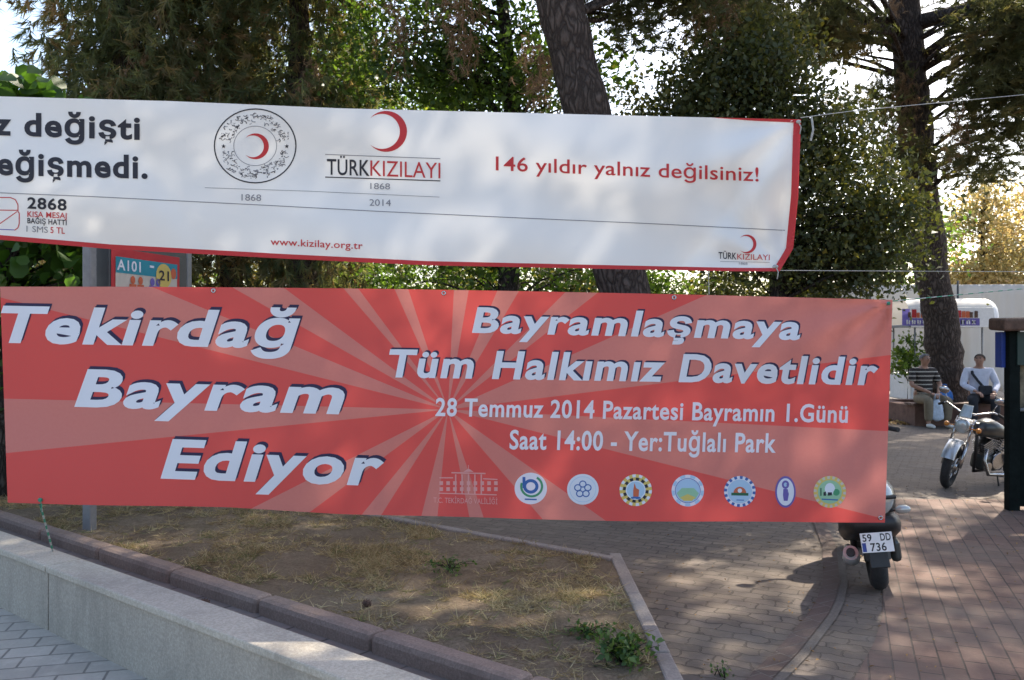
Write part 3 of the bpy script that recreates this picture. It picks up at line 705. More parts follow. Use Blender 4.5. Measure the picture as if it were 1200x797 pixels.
class Print:
    """printed shapes in banner coordinates, laid on the cloth"""
    def __init__(s, dep): s.dep = dep; s.v = []; s.f = []; s.m = []; s.mats = []
    def mi(s, k):
        if k not in s.mats: s.mats.append(k)
        return s.mats.index(k)
    def poly(s, vs, fs, k, lift):
        b = len(s.v); i = s.mi(k)
        s.v += [(x, y, lift) for x, y in vs]; s.f += [[b + q for q in f] for f in fs]; s.m += [i] * len(fs)
    def text(s, body, x0, x1, y0, y1, cap, k, shear=0, off=0, shadow=None, sh=(3, -3.5), lift=.0034, right=False):
        vs, fs = text_tris(body, shear, off)
        a = min(v[0] for v in vs); b = max(v[0] for v in vs)
        sx = (x1 - x0) / (b - a); sy = cap / CAP
        q = [(x0 + (vx - a) * sx, y0 + (y1 - y0) * (vx - a) / (b - a) - vy * sy) for vx, vy in vs]
        s.poly(q, fs, k, lift)
        if shadow: s.poly([(x + sh[0], y + sh[1]) for x, y in q], fs, shadow, lift - .0012); s.poly([(x + sh[0] * .5, y + sh[1] * .5) for x, y in q], fs, shadow, lift - .0008)
    def disc(s, cx, cy, rx, ry, k, lift=.0016, n=40, a0=0, a1=360):
        vs = [(cx, cy)] + [(cx + rx * math.cos(R(a0 + (a1 - a0) * i / n)), cy + ry * math.sin(R(a0 + (a1 - a0) * i / n))) for i in range(n + 1)]
        s.poly(vs, [[0, i + 1, i + 2] for i in range(n)], k, lift)
    def ring(s, cx, cy, rx, ry, wd, k, lift=.002, n=48, a0=0, a1=360):
        vs = []
        for i in range(n + 1):
            q = R(a0 + (a1 - a0) * i / n); c, sn = math.cos(q), math.sin(q)
            vs += [(cx + rx * c, cy + ry * sn), (cx + (rx - wd) * c, cy + (ry - wd) * sn)]
        s.poly(vs, [[2 * i, 2 * i + 2, 2 * i + 3, 2 * i + 1] for i in range(n)], k, lift)
    def line(s, pts, wd, k, lift=.002):
        for (x0, y0), (x1, y1) in zip(pts[:-1], pts[1:]):
            l = math.hypot(x1 - x0, y1 - y0); nx, ny = -(y1 - y0) / l * wd / 2, (x1 - x0) / l * wd / 2
            n = max(1, int(l / 12)); vs = []
            for i in range(n + 1):
                x, y = x0 + (x1 - x0) * i / n, y0 + (y1 - y0) * i / n; vs += [(x + nx, y + ny), (x - nx, y - ny)]
            s.poly(vs, [[2 * i, 2 * i + 2, 2 * i + 3, 2 * i + 1] for i in range(n)], k, lift)
    def pg(s, pts, k, lift=.002): s.poly(pts, [list(range(len(pts)))], k, lift)
    def crescent(s, cx, cy, ro, k, lift=.002, sy=1.0, ri=.83, sh=.22, n=30):
        # opening to the left
        a = math.radians(140); vs = []
        ang = [(-a + 2 * a * i / n) for i in range(n + 1)]
        ox, oy = cx + ro * math.cos(a), ro * math.sin(a)
        icx = cx - sh * ro
        b = math.atan2(oy, ox - icx); rin = math.hypot(ox - icx, oy)
        for i, q in enumerate(ang):
            q2 = -b + 2 * b * i / n
            vs += [(cx + ro * math.cos(q), cy + sy * ro * math.sin(q)), (icx + rin * math.cos(q2), cy + sy * rin * math.sin(q2))]
        s.poly(vs, [[2 * i, 2 * i + 2, 2 * i + 3, 2 * i + 1] for i in range(n)], k, lift)
    def build(s, name, parent):
        bm = bmesh.new(); vv = [bm.verts.new(v) for v in s.v]
        for f, m in zip(s.f, s.m):
            try: fc = bm.faces.new([vv[i] for i in f]); fc.material_index = m
            except ValueError: pass
        bmesh.ops.triangulate(bm, faces=bm.faces)
        for _ in range(5):
            ed = [e for e in bm.edges if (e.verts[0].co.xy - e.verts[1].co.xy).length > 5]
            if not ed: break
            bmesh.ops.subdivide_edges(bm, edges=ed, cuts=1); bmesh.ops.triangulate(bm, faces=[f for f in bm.faces if len(f.verts) > 3])
        for v in bm.verts:
            x, y, l = v.co; v.co = P(x, y, s.dep(x, y) - l) - parent.location
        me = bpy.data.meshes.new(name); bm.to_mesh(me); bm.free()
        for k in s.mats: me.materials.append(INK[k])
        o = bpy.data.objects.new(name, me); C.objects.link(o); o.parent = parent; return o

low = thing('red_banner', 'wide red banner with white sun rays and bold white lettering, the lower of two', 'banner', tuple(P(520, 475, 4.97))); low['_w'] = 1
banner_mesh('cloth', low_xy, 0, 1046, dlow, M['b_red'], low)
def lettering(items, dep, parent, name='lettering'):
    for it in items:
        p = Print(dep); p.text(**it); p.build(name, parent)
SH = dict(shear=.22, off=.031, k='white', shadow='navy')
lettering([
    dict(body='Tekirdağ', x0=1, x1=352, y0=400, y1=407, cap=40, **SH),
    dict(body='Bayram', x0=87, x1=404, y0=475, y1=484, cap=41, **SH),
    dict(body='Ediyor', x0=188, x1=450, y0=559, y1=568, cap=43, **SH),
    dict(body='Bayramlaşmaya', x0=553, x1=938, y0=389, y1=397.5, cap=28, shear=.16, off=.029, k='white', shadow='navy', sh=(2, -2)),
    dict(body='Tüm Halkımız Davetlidir', x0=456, x1=1029, y0=441, y1=450.5, cap=30.5, shear=.16, off=.029, k='white', shadow='navy', sh=(2, -2)),
    dict(body='28 Temmuz 2014 Pazartesi Bayramın 1.Günü', x0=510, x1=994, y0=487, y1=495, cap=20, shear=.06, off=.022, k='white'),
    dict(body='Saat 14:00 - Yer:Tuğlalı Park', x0=597, x1=909, y0=526, y1=530, cap=21.5, shear=.06, off=.022, k='white'),
], dlow, low)
# printed emblems along the bottom
p = Print(dlow)
p.pg([(543, 553), (549, 549), (555, 553)], 'pink'); p.line([(549, 549), (549, 545)], .8, 'pink')
p.line([(529, 554), (569, 555)], 1.5, 'pink'); p.line([(515, 560), (531, 560)], 1.3, 'pink'); p.line([(566, 561), (583, 562)], 1.3, 'pink')
for i in range(9):
    x = 515 + i * 8; 
    for yy in (564, 571):
        p.pg([(x, yy), (x + 4.2, yy), (x + 4.2, yy + 4.5), (x, yy + 4.5)], 'pink')
for i in range(5): p.line([(534 + i * 7.5, 556), (534 + i * 7.5, 579)], 1.6, 'pink')
p.line([(514, 578), (582, 580)], 1.2, 'pink')
p.text('T.C. TEKİRDAĞ VALİLİĞİ', 508, 583, 589, 591, 6, 'pink'); p.build('emblem', low)
p = Print(dlow); p.disc(622, 572.5, 19, 18.5, 'white'); p.ring(623, 570, 13.5, 13, 2.6, 'green', .0024, a0=-60, a1=200); p.ring(622, 570, 9, 8.5, 3.6, 'blue', .0024); p.line([(614, 559), (614, 572)], 3.4, 'blue', .0026); p.line([(615, 585), (629, 585.5)], 1.6, 'blue', .0024); p.build('emblem', low)
p = Print(dlow); p.disc(683, 573.5, 18.5, 18, 'pale')
for i in range(5):
    a = R(-90 + 72 * i); p.ring(683 + 6.2 * math.cos(a), 573.5 + 6.2 * math.sin(a), 4.4, 4.2, 1.3, 'blue', .0024, 18)
p.ring(683, 573.5, 15.5, 15, .5, 'lblue', .0024); p.build('emblem', low)
def gear(cx, cy, r, kring, teeth, kteeth, kin):
    p = Print(dlow); p.disc(cx, cy, r, r * .98, kring)
    for i in range(teeth):
        a = 360 * i / teeth; p.ring(cx, cy, r, r * .98, 3.4, kteeth, .002, 4, a, a + 180 / teeth)
    p.disc(cx, cy, r * .62, r * .6, kin, .0022); return p
p = gear(745, 574.5, 19, 'yellow', 14, 'white', 'lblue')
for i in range(12): p.ring(745, 574.5, 15, 14.7, 3.4, 'black', .0026, 4, 30 * i, 30 * i + 17)
p.ring(745, 574.5, 11.6, 11.2, 1.2, 'white', .0026); p.pg([(742, 582), (742, 575), (743.5, 566), (745.5, 572), (749, 574), (748.5, 582)], 'orange', .0028); p.disc(745, 583.5, 6, 1.6, 'blue', .0026); p.build('emblem', low)
p = gear(806, 575, 19, 'white', 9, 'lblue', 'lblue'); p.disc(806, 575, 14, 13.6, 'lblue', .0024); p.pg([(793, 578), (799, 572), (806, 578), (813, 572), (819, 578), (815, 585), (797, 585)], 'lgreen', .0026); p.pg([(797, 583), (806, 579), (815, 583), (811, 587), (801, 587)], 'yellow', .0028); p.ring(806, 575, 15, 14.6, .7, 'blue', .0028); p.build('emblem', low)
p = gear(867, 576, 18.5, 'white', 16, 'blue', 'lblue'); p.disc(867, 576, 14.3, 14, 'lblue', .0024); p.disc(867, 578, 7.5, 7.5, 'orange', .0026, 20, 180, 360); p.disc(867, 575, 2.6, 2.6, 'white', .0028, 14); p.line([(857, 579), (877, 579.4)], 3.2, 'dgreen', .0029); p.line([(863, 586), (872, 586.2)], 1, 'blue', .0028); p.build('emblem', low)
p = Print(dlow); p.disc(920.5, 576.5, 12, 18.5, 'purple'); p.disc(920.5, 576.5, 10, 16, 'white', .0022); p.disc(920.5, 568, 4.3, 5, 'purple', .0026, 14); p.disc(920.5, 568, 2, 2.6, 'lblue', .0028, 12); p.pg([(918, 573), (923, 573), (924.5, 579), (923, 587), (918.5, 587), (917.5, 580)], 'purple', .0026); p.build('emblem', low)
p = gear(972.5, 576.5, 19, 'yellow', 18, 'cream', 'lgreen'); p.disc(972.5, 576.5, 14, 13.8, 'lgreen', .0024); p.disc(972.5, 573, 6, 7, 'white', .0026, 18); p.pg([(965, 577), (968, 576), (968, 581), (965, 581)], 'black', .0028); p.pg([(970, 577), (975, 577), (975, 580.5), (970, 581)], 'black', .0028); p.line([(962, 572), (962, 581)], 1.5, 'dgreen', .0028); p.disc(980, 577, 4, 4, 'green', .0026, 14); p.line([(963, 585), (982, 586)], 1.4, 'blue', .0028); p.build('emblem', low)
def cord(parent, pts, rad, m, name='cord'):
    mb = MB(); mb.tube(pts, rad, 6, cap=False); return mb.build(name, m, parent)
def twocord(parent, a, b, sag, rad, m, n=14):
    pts = [a.lerp(b, i / n) - Vector((0, 0, sag * 4 * (i / n) * (1 - i / n))) for i in range(n + 1)]
    return cord(parent, pts, rad, m)
# hem, ropes of the red banner
hem = Print(dlow)
def striped(name, parent, a, b, rad, pitch=.035):
    n = int((b - a).length / pitch); mb = MB()
    for i in range(n): mb.tube([a.lerp(b, i / n), a.lerp(b, (i + 1) / n)], rad, 6, i % 2, cap=False)
    return mb.build(name, [M['rope_green'], M['rope_white']], parent)
wt = TN(0, 0); w0 = G(62, 646, .391)
striped('cord', low, P(47, 591, dlow(47, 591)), w0, .006)
mb = MB(); a = P(1045, 353, dlow(1045, 353)); b = P(1340, 325, 6.2)
striped('cord', low, a, b, .0035, .05)
cord(low, [P(-1, 337, dlow(0, 337)), P(-200, 330, 5.2)], .005, M['rope_green'])

upb = thing('white_banner', 'long white banner with red border, crescents and a round seal, the upper of two', 'banner', tuple(P(460, 215, 4.9))); upb['_w'] = 1
banner_mesh('cloth', up_xy, -700, 938, dup_, M['b_white'], upb, 300, 50)
# red border strips
def strip(pts_a, pts_b, k='red', lift=.0022):
    vs = []
    for a, b in zip(pts_a, pts_b): vs += [a, b]
    return vs, [[2 * i, 2 * i + 2, 2 * i + 3, 2 * i + 1] for i in range(len(pts_a) - 1)]
p = Print(dup_)
ss = np.linspace(-690, 938, 180)
A = [up_xy(s, 1.0) for s in ss]; B = [(x, y - np.interp(x, [-700, 300, 900], [5.5, 5.5, 4])) for x, y in A]
p.poly(*strip(A, B), 'red', .0022)
vv = np.linspace(0, 1, 40); A = [up_xy(938, v) for v in vv]; B = [(x - 8, y) for x, y in A]; A = [(x + .6, y) for x, y in A]
p.poly(*strip(A, B), 'red', .006)
ss = np.linspace(835, 938, 16); A = [up_xy(s, 0) for s in ss]; B = [(x, y + np.interp(x, [835, 880, 938], [0, 2.6, 4])) for x, y in A]
p.poly(*strip(A, B), 'red', .0026)
p.build('border', upb)
lettering([
    dict(body='iz değişti', x0=-17, x1=164, y0=157, y1=163, cap=25.5, k='black', off=.03),
    dict(body='değişmedi.', x0=-26, x1=173, y0=203.5, y1=208.5, cap=25.5, k='black', off=.03),
    dict(body='TÜRK', x0=383, x1=433, y0=204.5, y1=206, cap=18, k='black', off=.01),
    dict(body='KIZILAYI', x0=434, x1=516, y0=206, y1=209, cap=18, k='red', off=.0),
    dict(body='1868', x0=434, x1=457, y0=221.5, y1=222, cap=7, k='grey'),
    dict(body='2014', x0=433, x1=458, y0=241, y1=241.5, cap=7.5, k='grey'),
    dict(body='1868', x0=283, x1=306, y0=235, y1=235.6, cap=7.5, k='grey'),
    dict(body='146 yıldır yalnız değilsiniz!', x0=581, x1=889, y0=199.5, y1=212.5, cap=16, k='red', off=.008),
    dict(body='www.kizilay.org.tr', x0=317, x1=425, y0=287, y1=292, cap=8, k='red', off=.008),
    dict(body='2868', x0=32, x1=78, y0=244, y1=246.5, cap=12.5, k='black', off=.025),
    dict(body='KISA MESAJ', x0=32, x1=78, y0=254, y1=256, cap=6.4, k='red', off=.01),
    dict(body='BAĞIŞ HATTI', x0=32, x1=78, y0=261.5, y1=264, cap=6, k='black', off=.015),
    dict(body='1 SMS', x0=31, x1=56, y0=271.5, y1=273, cap=7, k='grey', off=.0),
    dict(body='5 TL', x0=59, x1=76, y0=273, y1=274, cap=7, k='red', off=.01),
    dict(body='TÜRK', x0=842, x1=863, y0=303, y1=304, cap=7.5, k='black', off=.015),
    dict(body='KIZILAYI', x0=864, x1=902, y0=304, y1=305, cap=6.5, k='red', off=.0),
    dict(body='1868', x0=866, x1=876, y0=310, y1=310.4, cap=2.6, k='grey'),
], dup_, upb)
p = Print(dup_)
p.ring(299, 171, 48.5, 44, 1.5, 'black'); p.ring(299, 171, 25.5, 23.5, .7, 'grey'); p.crescent(299.5, 171.5, 15.5, 'red', sy=.98)
rr = random.Random(3)
for i in range(300):
    a = rr.uniform(0, 360)
    if min(abs(a - 0), abs(a - 180), abs(a - 360)) < 14: continue
    q = R(a); ra = rr.uniform(29, 42)
    x, y = 299 + ra * math.cos(q), 171 + ra * .905 * math.sin(q); b_ = rr.uniform(0, 6.28); l = rr.uniform(1.0, 4.2)
    x1, y1 = x + l * math.cos(b_), y + l * .8 * math.sin(b_); x2, y2 = x1 + l * .6 * math.cos(b_ + 1.2), y1 + l * .6 * math.sin(b_ + 1.2)
    p.line([(x, y), (x1, y1), (x2, y2)], rr.uniform(.55, 1.05), rr.choice(('black', 'grey')))
for sx in (-37, 37):
    p.pg([(299 + sx + (2.8 if j % 2 == 0 else 1.2) * math.sin(j * math.pi / 5), 171.5 - (2.8 if j % 2 == 0 else 1.2) * math.cos(j * math.pi / 5)) for j in range(10)], 'black')
p.build('emblem', upb)
p = Print(dup_); p.crescent(452.5, 154, 24.5, 'red', sy=.98, sh=.2); p.line([(381, 181), (516, 186)], .9, 'grey'); p.line([(381, 207.5), (516, 212)], 1.2, 'black'); p.build('emblem', upb)
p = Print(dup_); p.crescent(875.5, 286, 11, 'red', sh=.2); p.line([(844, 306.5), (902, 307.5)], .5, 'grey'); p.build('emblem', upb)
p = Print(dup_)
p.line([(-400, 205), (0, 226), (120, 231), (300, 240), (450, 248), (600, 255), (760, 262), (920, 270)], .9, 'grey')
p.line([(240, 220), (360, 224), (515, 231)], .55, 'grey'); p.build('ruled_line', upb)
p = Print(dup_)   # line icon beside the short number
p.line([(-16, 235), (-8, 231.5), (12, 231.5), (18, 234), (21, 240), (21, 248), (22.5, 250), (22.5, 262), (21, 267), (17, 270)], 1.1, 'red')
p.line([(-20, 246), (21, 246.5)], 1, 'red'); p.line([(20, 248), (0, 262), (-8, 264)], 1, 'red'); p.line([(-20, 268), (17, 269.5)], 1, 'purple'); p.build('emblem', upb)
# ropes
cord(upb, [P(938, 138, dup_(938, 140)), P(1000, 130, 5.0), P(1200, 111, 5.5), P(1350, 97, 5.8)], .0024, M['rope_white'])
cord(upb, [P(914, 317, dup_(914, 317)), P(1000, 317.5, 5.2), P(1100, 318, 5.6), P(1340, 319, 6.4)], .0022, M['rope_white'])
cord(upb, [P(951, 137, 4.87), P(953, 152, 4.86), P(950, 165, 4.87)], .006, M['rope_white'])
cord(upb, [P(830, 318, dup_(830, 318)), P(831, 345, dlow(831, 346) - .01)], .0025, M['rope_white'])

def eyelet(parent, px, py, dep, knot=None):
    c = P(px, py, dep(px, py) - .004); mb = MB()
    mb.lathe([(.010 + .004 * math.cos(2 * math.pi * i / 8), .003 * math.sin(2 * math.pi * i / 8)) for i in range(9)], c, 'Y', 16); mb.build('eyelet', M['chrome'], parent)
    if knot:
        mb = MB(); mb.ell(c + Vector((.004, -.006, .002)), (.014, .010, .011)); mb.tube([c + Vector((.004, -.006, 0)), c + Vector((.016, -.012, -.03)), c + Vector((.010, -.01, -.07))], .0035, 6); mb.build('knot', knot, parent)
eyelet(upb, 934.5, 143.5, dup_, M['rope_white']); eyelet(upb, 908, 313, dup_, M['rope_white'])
eyelet(low, 1041, 356, dlow, M['rope_green']); eyelet(low, 47, 586, dlow, M['rope_green']); eyelet(low, 1032, 607, dlow)
for px in (250, 520, 790): eyelet(low, px, interp(px, low_top) + 4, dlow)

# ------------------------------------------------------------------ poster case on a grey post (left, behind the banners)
pA = Vector((-3.43, 7.0, 0)); pB = Vector((-3.15, 8.15, 0)); pd = (pB - pA).normalized(); pn = Vector((pd.y, -pd.x, 0))   # pn faces the viewer's right
pc = thing('poster_case', 'dark framed street poster case with teal topped poster on grey posts', 'sign', tuple(pA)); pc['_w'] = 1
angp = math.atan2(pd.y, pd.x)
for q in (pA + Vector((-.02, -.03, 0)), pB + pd * .06):
    mb = MB(); mb.box(q + Vector((0, 0, 1.35)), (.08, .08, 2.7), Euler((0, 0, angp)), 0, .012); mb.build('post', M['steel'], pc)
mb = MB(); c = (pA + pB) / 2 + pd * .02
mb.box(c + Vector((0, 0, 1.6)), (1.06, .16, 1.9), Euler((0, 0, angp)), 0, .01); mb.build('case', M['dark_frame'], pc)
def pp(u, z, l): return pA + pd * u + pn * (.081 + l) + Vector((0, 0, z))
def pquad(u0, u1, z0, z1, l, mi, mb): mb.add([pp(u0, z0, l), pp(u1, z0, l), pp(u1, z1, l), pp(u0, z1, l)], [[0, 1, 2, 3]], mi)
inks = ['red', 'cream', 'teal', 'yellow', 'black', 'white', 'orange', 'purple']; ix = {k: i for i, k in enumerate(inks)}
mb = MB()
pquad(.10, 1.02, .75, 2.49, .003, ix['red'], mb); pquad(.15, .98, .8, 2.42, .006, ix['cream'], mb); pquad(.15, .98, 2.285, 2.42, .009, ix['teal'], mb)
def pdisc(u, z, a, b, l, mi, n=20):
    vs = [pp(u, z, l)] + [pp(u + a * math.cos(2 * math.pi * i / n), z + b * math.sin(2 * math.pi * i / n), l) for i in range(n)]
    mb.add(vs, [[0, i + 1, (i + 1) % n + 1] for i in range(n)], mi)
pdisc(.78, 2.30, .11, .11, .012, ix['yellow'])
for u, k in ((.36, 'orange'), (.46, 'orange'), (.62, 'purple'), (.70, 'purple')):
    pdisc(u, 2.235, .03, .035, .012, ix[k]); pquad(u - .045, u + .045, 1.7, 2.20, .012, ix[k], mb)
pdisc(.92, 2.33, .04, .05, .012, ix['orange'])
def ptext(body, u0, u1, z0, h, l, mi):
    vs, fs = text_tris(body, 0, .02); a = min(v[0] for v in vs); b = max(v[0] for v in vs)
    mb.add([pp(u0 + (u1 - u0) * (x - a) / (b - a), z0 + h * y / CAP, l) for x, y in vs], fs, mi)
ptext('A101', .16, .46, 2.31, .085, .013, ix['white']); ptext('21', .71, .85, 2.26, .085, .015, ix['black']); pquad(.58, .64, 2.36, 2.38, .013, ix['white'], mb)
mb.build('poster', [INK[k] for k in inks], pc)

# ------------------------------------------------------------------ motor scooter seen from behind
sc0 = G(1031, 691)
hd = math.atan2(1.25, .38)
scoot = thing('motor_scooter', 'black and silver motor scooter seen from behind with a white number plate', 'scooter', (sc0.x, sc0.y, .004), rot=Euler((R(-7), 0, 0)))
scoot.rotation_euler = (Matrix.Rotation(hd - math.pi / 2, 4, 'Z') @ Matrix.Rotation(R(-8), 4, 'Y')).to_euler()     # local +Y is forward, leaning to the left
def torus(mb, c, Rr, r, axis='X', n=28, m=10, mi=0, sq=1.0):
    prof = [(Rr + r * math.cos(2 * math.pi * i / m), r * sq * math.sin(2 * math.pi * i / m)) for i in range(m + 1)]
    mb.lathe(prof, c, axis, n, mi)
def wheel(parent, c, Rr, r, hub=M['silver'], sq=1.0, spokes=5, steer=None):
    mb = MB(); torus(mb, (0, 0, 0), Rr - r, r, sq=sq); o = mb.build('wheel', M['rubber'], parent); o.location = c
    if steer: o.rotation_euler = steer
    mb = MB(); torus(mb, (0, 0, 0), Rr - 2 * r, .018, n=24, m=8); mb.tube([(-.07, 0, 0), (.07, 0, 0)], .045, 12)
    for i in range(spokes):
        a = 2 * math.pi * i / spokes; mb.box((0, math.cos(a) * (Rr - 2 * r) / 2, math.sin(a) * (Rr - 2 * r) / 2), (.03, (Rr - 2 * r), .028), Euler((a, 0, 0)), 0, .004)
    h = mb.build('rim', hub, o)
    return o
wheel(scoot, (0, 0, .235), .235, .055, M['greypaint'], 1.05)
wheel(scoot, (0, 1.24, .235), .235, .05, M['greypaint'], 1.05)
mb = MB()   # rear mudguard: curved sheet following the tyre
vs = []; fs = []; n = 12
for i in range(n + 1):
    a = R(6 + 84 * i / n)
    for s, dx in ((-1, 1), (-.6, .2), (.6, .2), (1, 1)):
        rr_ = .285 - (0.03 if abs(s) == 1 else 0)
        vs.append((s * .078 * (1 + .1 * math.sin(a)), -math.cos(a) * rr_, .235 + math.sin(a) * rr_))
for i in range(n):
    for k in range(3): fs.append([i * 4 + k, i * 4 + k + 1, (i + 1) * 4 + k + 1, (i + 1) * 4 + k])
mb.add(vs, fs, 0, True); mb.box((0, -.325, .33), (.12, .016, .2), Euler((R(-14), 0, 0)), 0, .006)
mb.build('mudguard', M['black'], scoot)
# tail body
def loft(mb, secs, mi=0, n=16, p=2.6):      # sections: (y, cz, halfwidth, halfheight)
    vs = []
    for y, cz, a, b in secs:
        for k in range(n):
            q = 2 * math.pi * k / n; c, s = math.cos(q), math.sin(q)
            vs.append((a * math.copysign(abs(c) ** (2 / p), c), y, cz + b * math.copysign(abs(s) ** (2 / p), s)))
    fs = [[i * n + k, i * n + (k + 1) % n, (i + 1) * n + (k + 1) % n, (i + 1) * n + k] for i in range(len(secs) - 1) for k in range(n)]
    fs += [list(range(n))[::-1], [(len(secs) - 1) * n + k for k in range(n)]]
    mb.add(vs, fs, mi, True)
mb = MB(); loft(mb, [(-.25, .64, .12, .10), (-.18, .65, .165, .135), (.0, .62, .19, .16), (.25, .57, .2, .18), (.5, .45, .18, .2), (.58, .42, .14, .16)]); mb.build('tail_body', M['greypaint'], scoot)
mb = MB(); loft(mb, [(-.27, .50, .14, .05), (-.14, .47, .175, .1), (0, .44, .2, .11), (.3, .36, .2, .1), (.5, .3, .18, .08)]); mb.build('lower_cover', M['black'], scoot)
mb = MB(); loft(mb, [(-.20, .80, .09, .03), (-.1, .82, .14, .045), (.2, .80, .155, .05), (.45, .72, .13, .05), (.6, .70, .09, .04)]); mb.build('seat', M['black'], scoot)
mb = MB(); mb.ell((.02, -.245, .675), (.135, .075, .13), Euler((R(-12), 0, 0))); o = mb.build('tail_light', M['lens_clear'], scoot)
mb = MB(); mb.box((.0, -.315, .665), (.1, .02, .06), Euler((R(-12), 0, 0)), 0, .004); mb.build('lens', M['lens_red'], o)
for s in (-1, 1):
    mb = MB(); mb.ell((s * .195, -.24, .58), (.05, .028, .03)); mb.tube([(s * .05, -.2, .57), (s * .19, -.235, .58)], .01, 6, 1); mb.build('turn_signal', [M['amber'] if s < 0 else M['lens_clear'], M['black']], scoot)
mb = MB(); mb.tube([(-.13, -.1, .66), (-.15, -.32, .68), (.15, -.32, .68), (.13, -.1, .66)], .013, 8); mb.build('grab_rail', M['black'], scoot)
# number plate
prot = Euler((R(-14), 0, 0))
plate = MB(); plate.box((0, -.345, .40), (.195, .006, .126), prot, 0, .002); po = plate.build('number_plate', M['white'], scoot)
Mp = Matrix.Translation((0, -.345, .40)) @ prot.to_matrix().to_4x4() @ Matrix.Scale(.81, 4)
mb = MB()
def pltext(body, x0, x1, z0, h):
    vs, fs = text_tris(body, 0, .02); a = min(v[0] for v in vs); b = max(v[0] for v in vs)
    mb.add([Mp @ Vector((x0 + (x1 - x0) * (x - a) / (b - a), -.0045, z0 + h * y / CAP)) for x, y in vs], fs)
pltext('59', -.105, -.035, .012, .054); pltext('DD', .03, .108, .012, .054); pltext('736', -.055, .065, -.066, .06); mb.build('plate_number', M['black'], po)
mb = MB(); mb.add([Mp @ Vector(v) for v in ((-.115, -.004, -.07), (-.085, -.004, -.07), (-.085, -.004, 0), (-.115, -.004, 0))], [[0, 1, 2, 3]]); mb.build('plate_band', M['blue'], po)
mb = MB(); mb.tube([(-.15, .32, .22), (-.15, .1, .21), (-.155, -.05, .24), (-.16, -.16, .30)], [.03, .05, .058, .05], 14); mb.tube([(-.16, -.15, .295), (-.162, -.2, .315)], [.03, .028], 12, 1); mb.build('muffler', [M['silver'], M['black']], scoot)
for s in (-1, 1):
    mb = MB(); mb.tube([(s * .12, .02, .24), (s * .13, -.02, .52)], .022, 8); mb.build('shock_absorber', M['black'], scoot)
mb = MB(); mb.box((.14, .28, .25), (.07, .55, .16), None, 0, .03); mb.build('engine_case', M['greypaint'], scoot)
mb = MB(); mb.box((0, .72, .26), (.34, .45, .07), None, 0, .03); mb.build('floorboard', M['black'], scoot)
mb = MB(); loft(mb, [(.92, .55, .20, .30), (1.0, .58, .22, .34), (1.1, .62, .16, .30), (1.16, .66, .08, .2)]); mb.build('front_shield', M['silver'], scoot)
mb = MB(); mb.tube([(0, 1.2, .3), (0, 1.02, .95)], .03, 8); mb.tube([(-.34, .82, .99), (-.2, .95, 1.02), (0, 1.0, 1.0), (.2, .95, 1.02), (.34, .82, .99)], .014, 8); mb.ell((0, 1.02, .98), (.14, .1, .1)); mb.build('handlebar', M['black'], scoot)
for s in (-1, 1):
    mb = MB(); mb.tube([(s * .36, .78, .985), (s * .24, .91, 1.015)], .02, 8); mb.build('grip', M['rubber'], scoot)
    mb = MB(); mb.tube([(s * .2, .95, 1.02), (s * .27, .93, 1.22)], .007, 6); mb.ell((s * .29, .93, 1.27), (.065, .015, .05)); mb.build('mirror', M['black'], scoot)

# ------------------------------------------------------------------ motorcycle on the right
mc0 = G(1109, 571)
mrot = math.atan2(.42, .9)
mot = thing('motorcycle', 'grey cruiser motorcycle with silver front fender leaning on its stand', 'motorcycle', (mc0.x, mc0.y, 0))
mot.rotation_euler = (Matrix.Rotation(mrot, 4, 'Z') @ Matrix.Rotation(R(13), 4, 'X')).to_euler()       # local +X runs from front wheel to rear
mot.scale = (.86, .86, .86)
# local frame: x back, y to the far side, z up
def wheelY(parent, c, Rr, r, steer=0, lean=0):
    mb = MB(); torus(mb, (0, 0, 0), Rr - r, r, 'Y', 32, 10, sq=1.0); o = mb.build('wheel', M['rubber'], parent); o.location = c; o.rotation_euler = (0, 0, steer)
    mb = MB(); torus(mb, (0, 0, 0), Rr - 2 * r, .016, 'Y', 28, 8); mb.tube([(0, -.08, 0), (0, .08, 0)], .05, 12)
    for i in range(16):
        a = 2 * math.pi * i / 16; l = Rr - 2 * r; mb.tube([(math.cos(a) * .04, (.03 if i % 2 else -.03), math.sin(a) * .04), (math.cos(a + .15) * l, 0, math.sin(a + .15) * l)], .004, 4, cap=False)
    torus(mb, (0, -.06, 0), .11, .012, 'Y', 20, 4); mb.build('rim', M['chrome'], o); return o
wheelY(mot, (0, 0, .31), .31, .058, R(24)); wheelY(mot, (1.42, 0, .31), .31, .07)
st = Matrix.Translation((0, 0, .31)) @ Matrix.Rotation(R(24), 4, 'Z') @ Matrix.Translation((0, 0, -.31))
class SM(MB):
    def add(s, vs, fs, mi=0, smooth=False): super().add([st @ Vector(v) for v in vs], fs, mi, smooth)
    def tube(s, *a, **k): MB.tube(s, *a, **k)
mb = SM()
vs = []; fs = []; n = 14
for i in range(n + 1):
    a = R(28 + 112 * i / n)
    for q, rr_ in ((-.085, .33), (-.07, .362), (0, .375), (.07, .362), (.085, .33)): vs.append((-math.cos(a) * -rr_ * -1, q, .31 + math.sin(a) * rr_))
for i in range(n):
    for k in range(4): fs.append([i * 5 + k, i * 5 + k + 1, (i + 1) * 5 + k + 1, (i + 1) * 5 + k])
mb.add(vs, fs, 0, True); mb.build('front_fender', M['silver'], mot)
mb = SM()
for s in (-1, 1): mb.tube([(0, s * .1, .31), (.17, s * .1, .62)], .03, 10); mb.tube([(.17, s * .1, .62), (.33, s * .1, .93)], .021, 10)
mb.box((.30, 0, .88), (.1, .25, .04), Euler((0, R(-28), 0)), 0, .01); mb.build('fork', M['chrome'], mot)
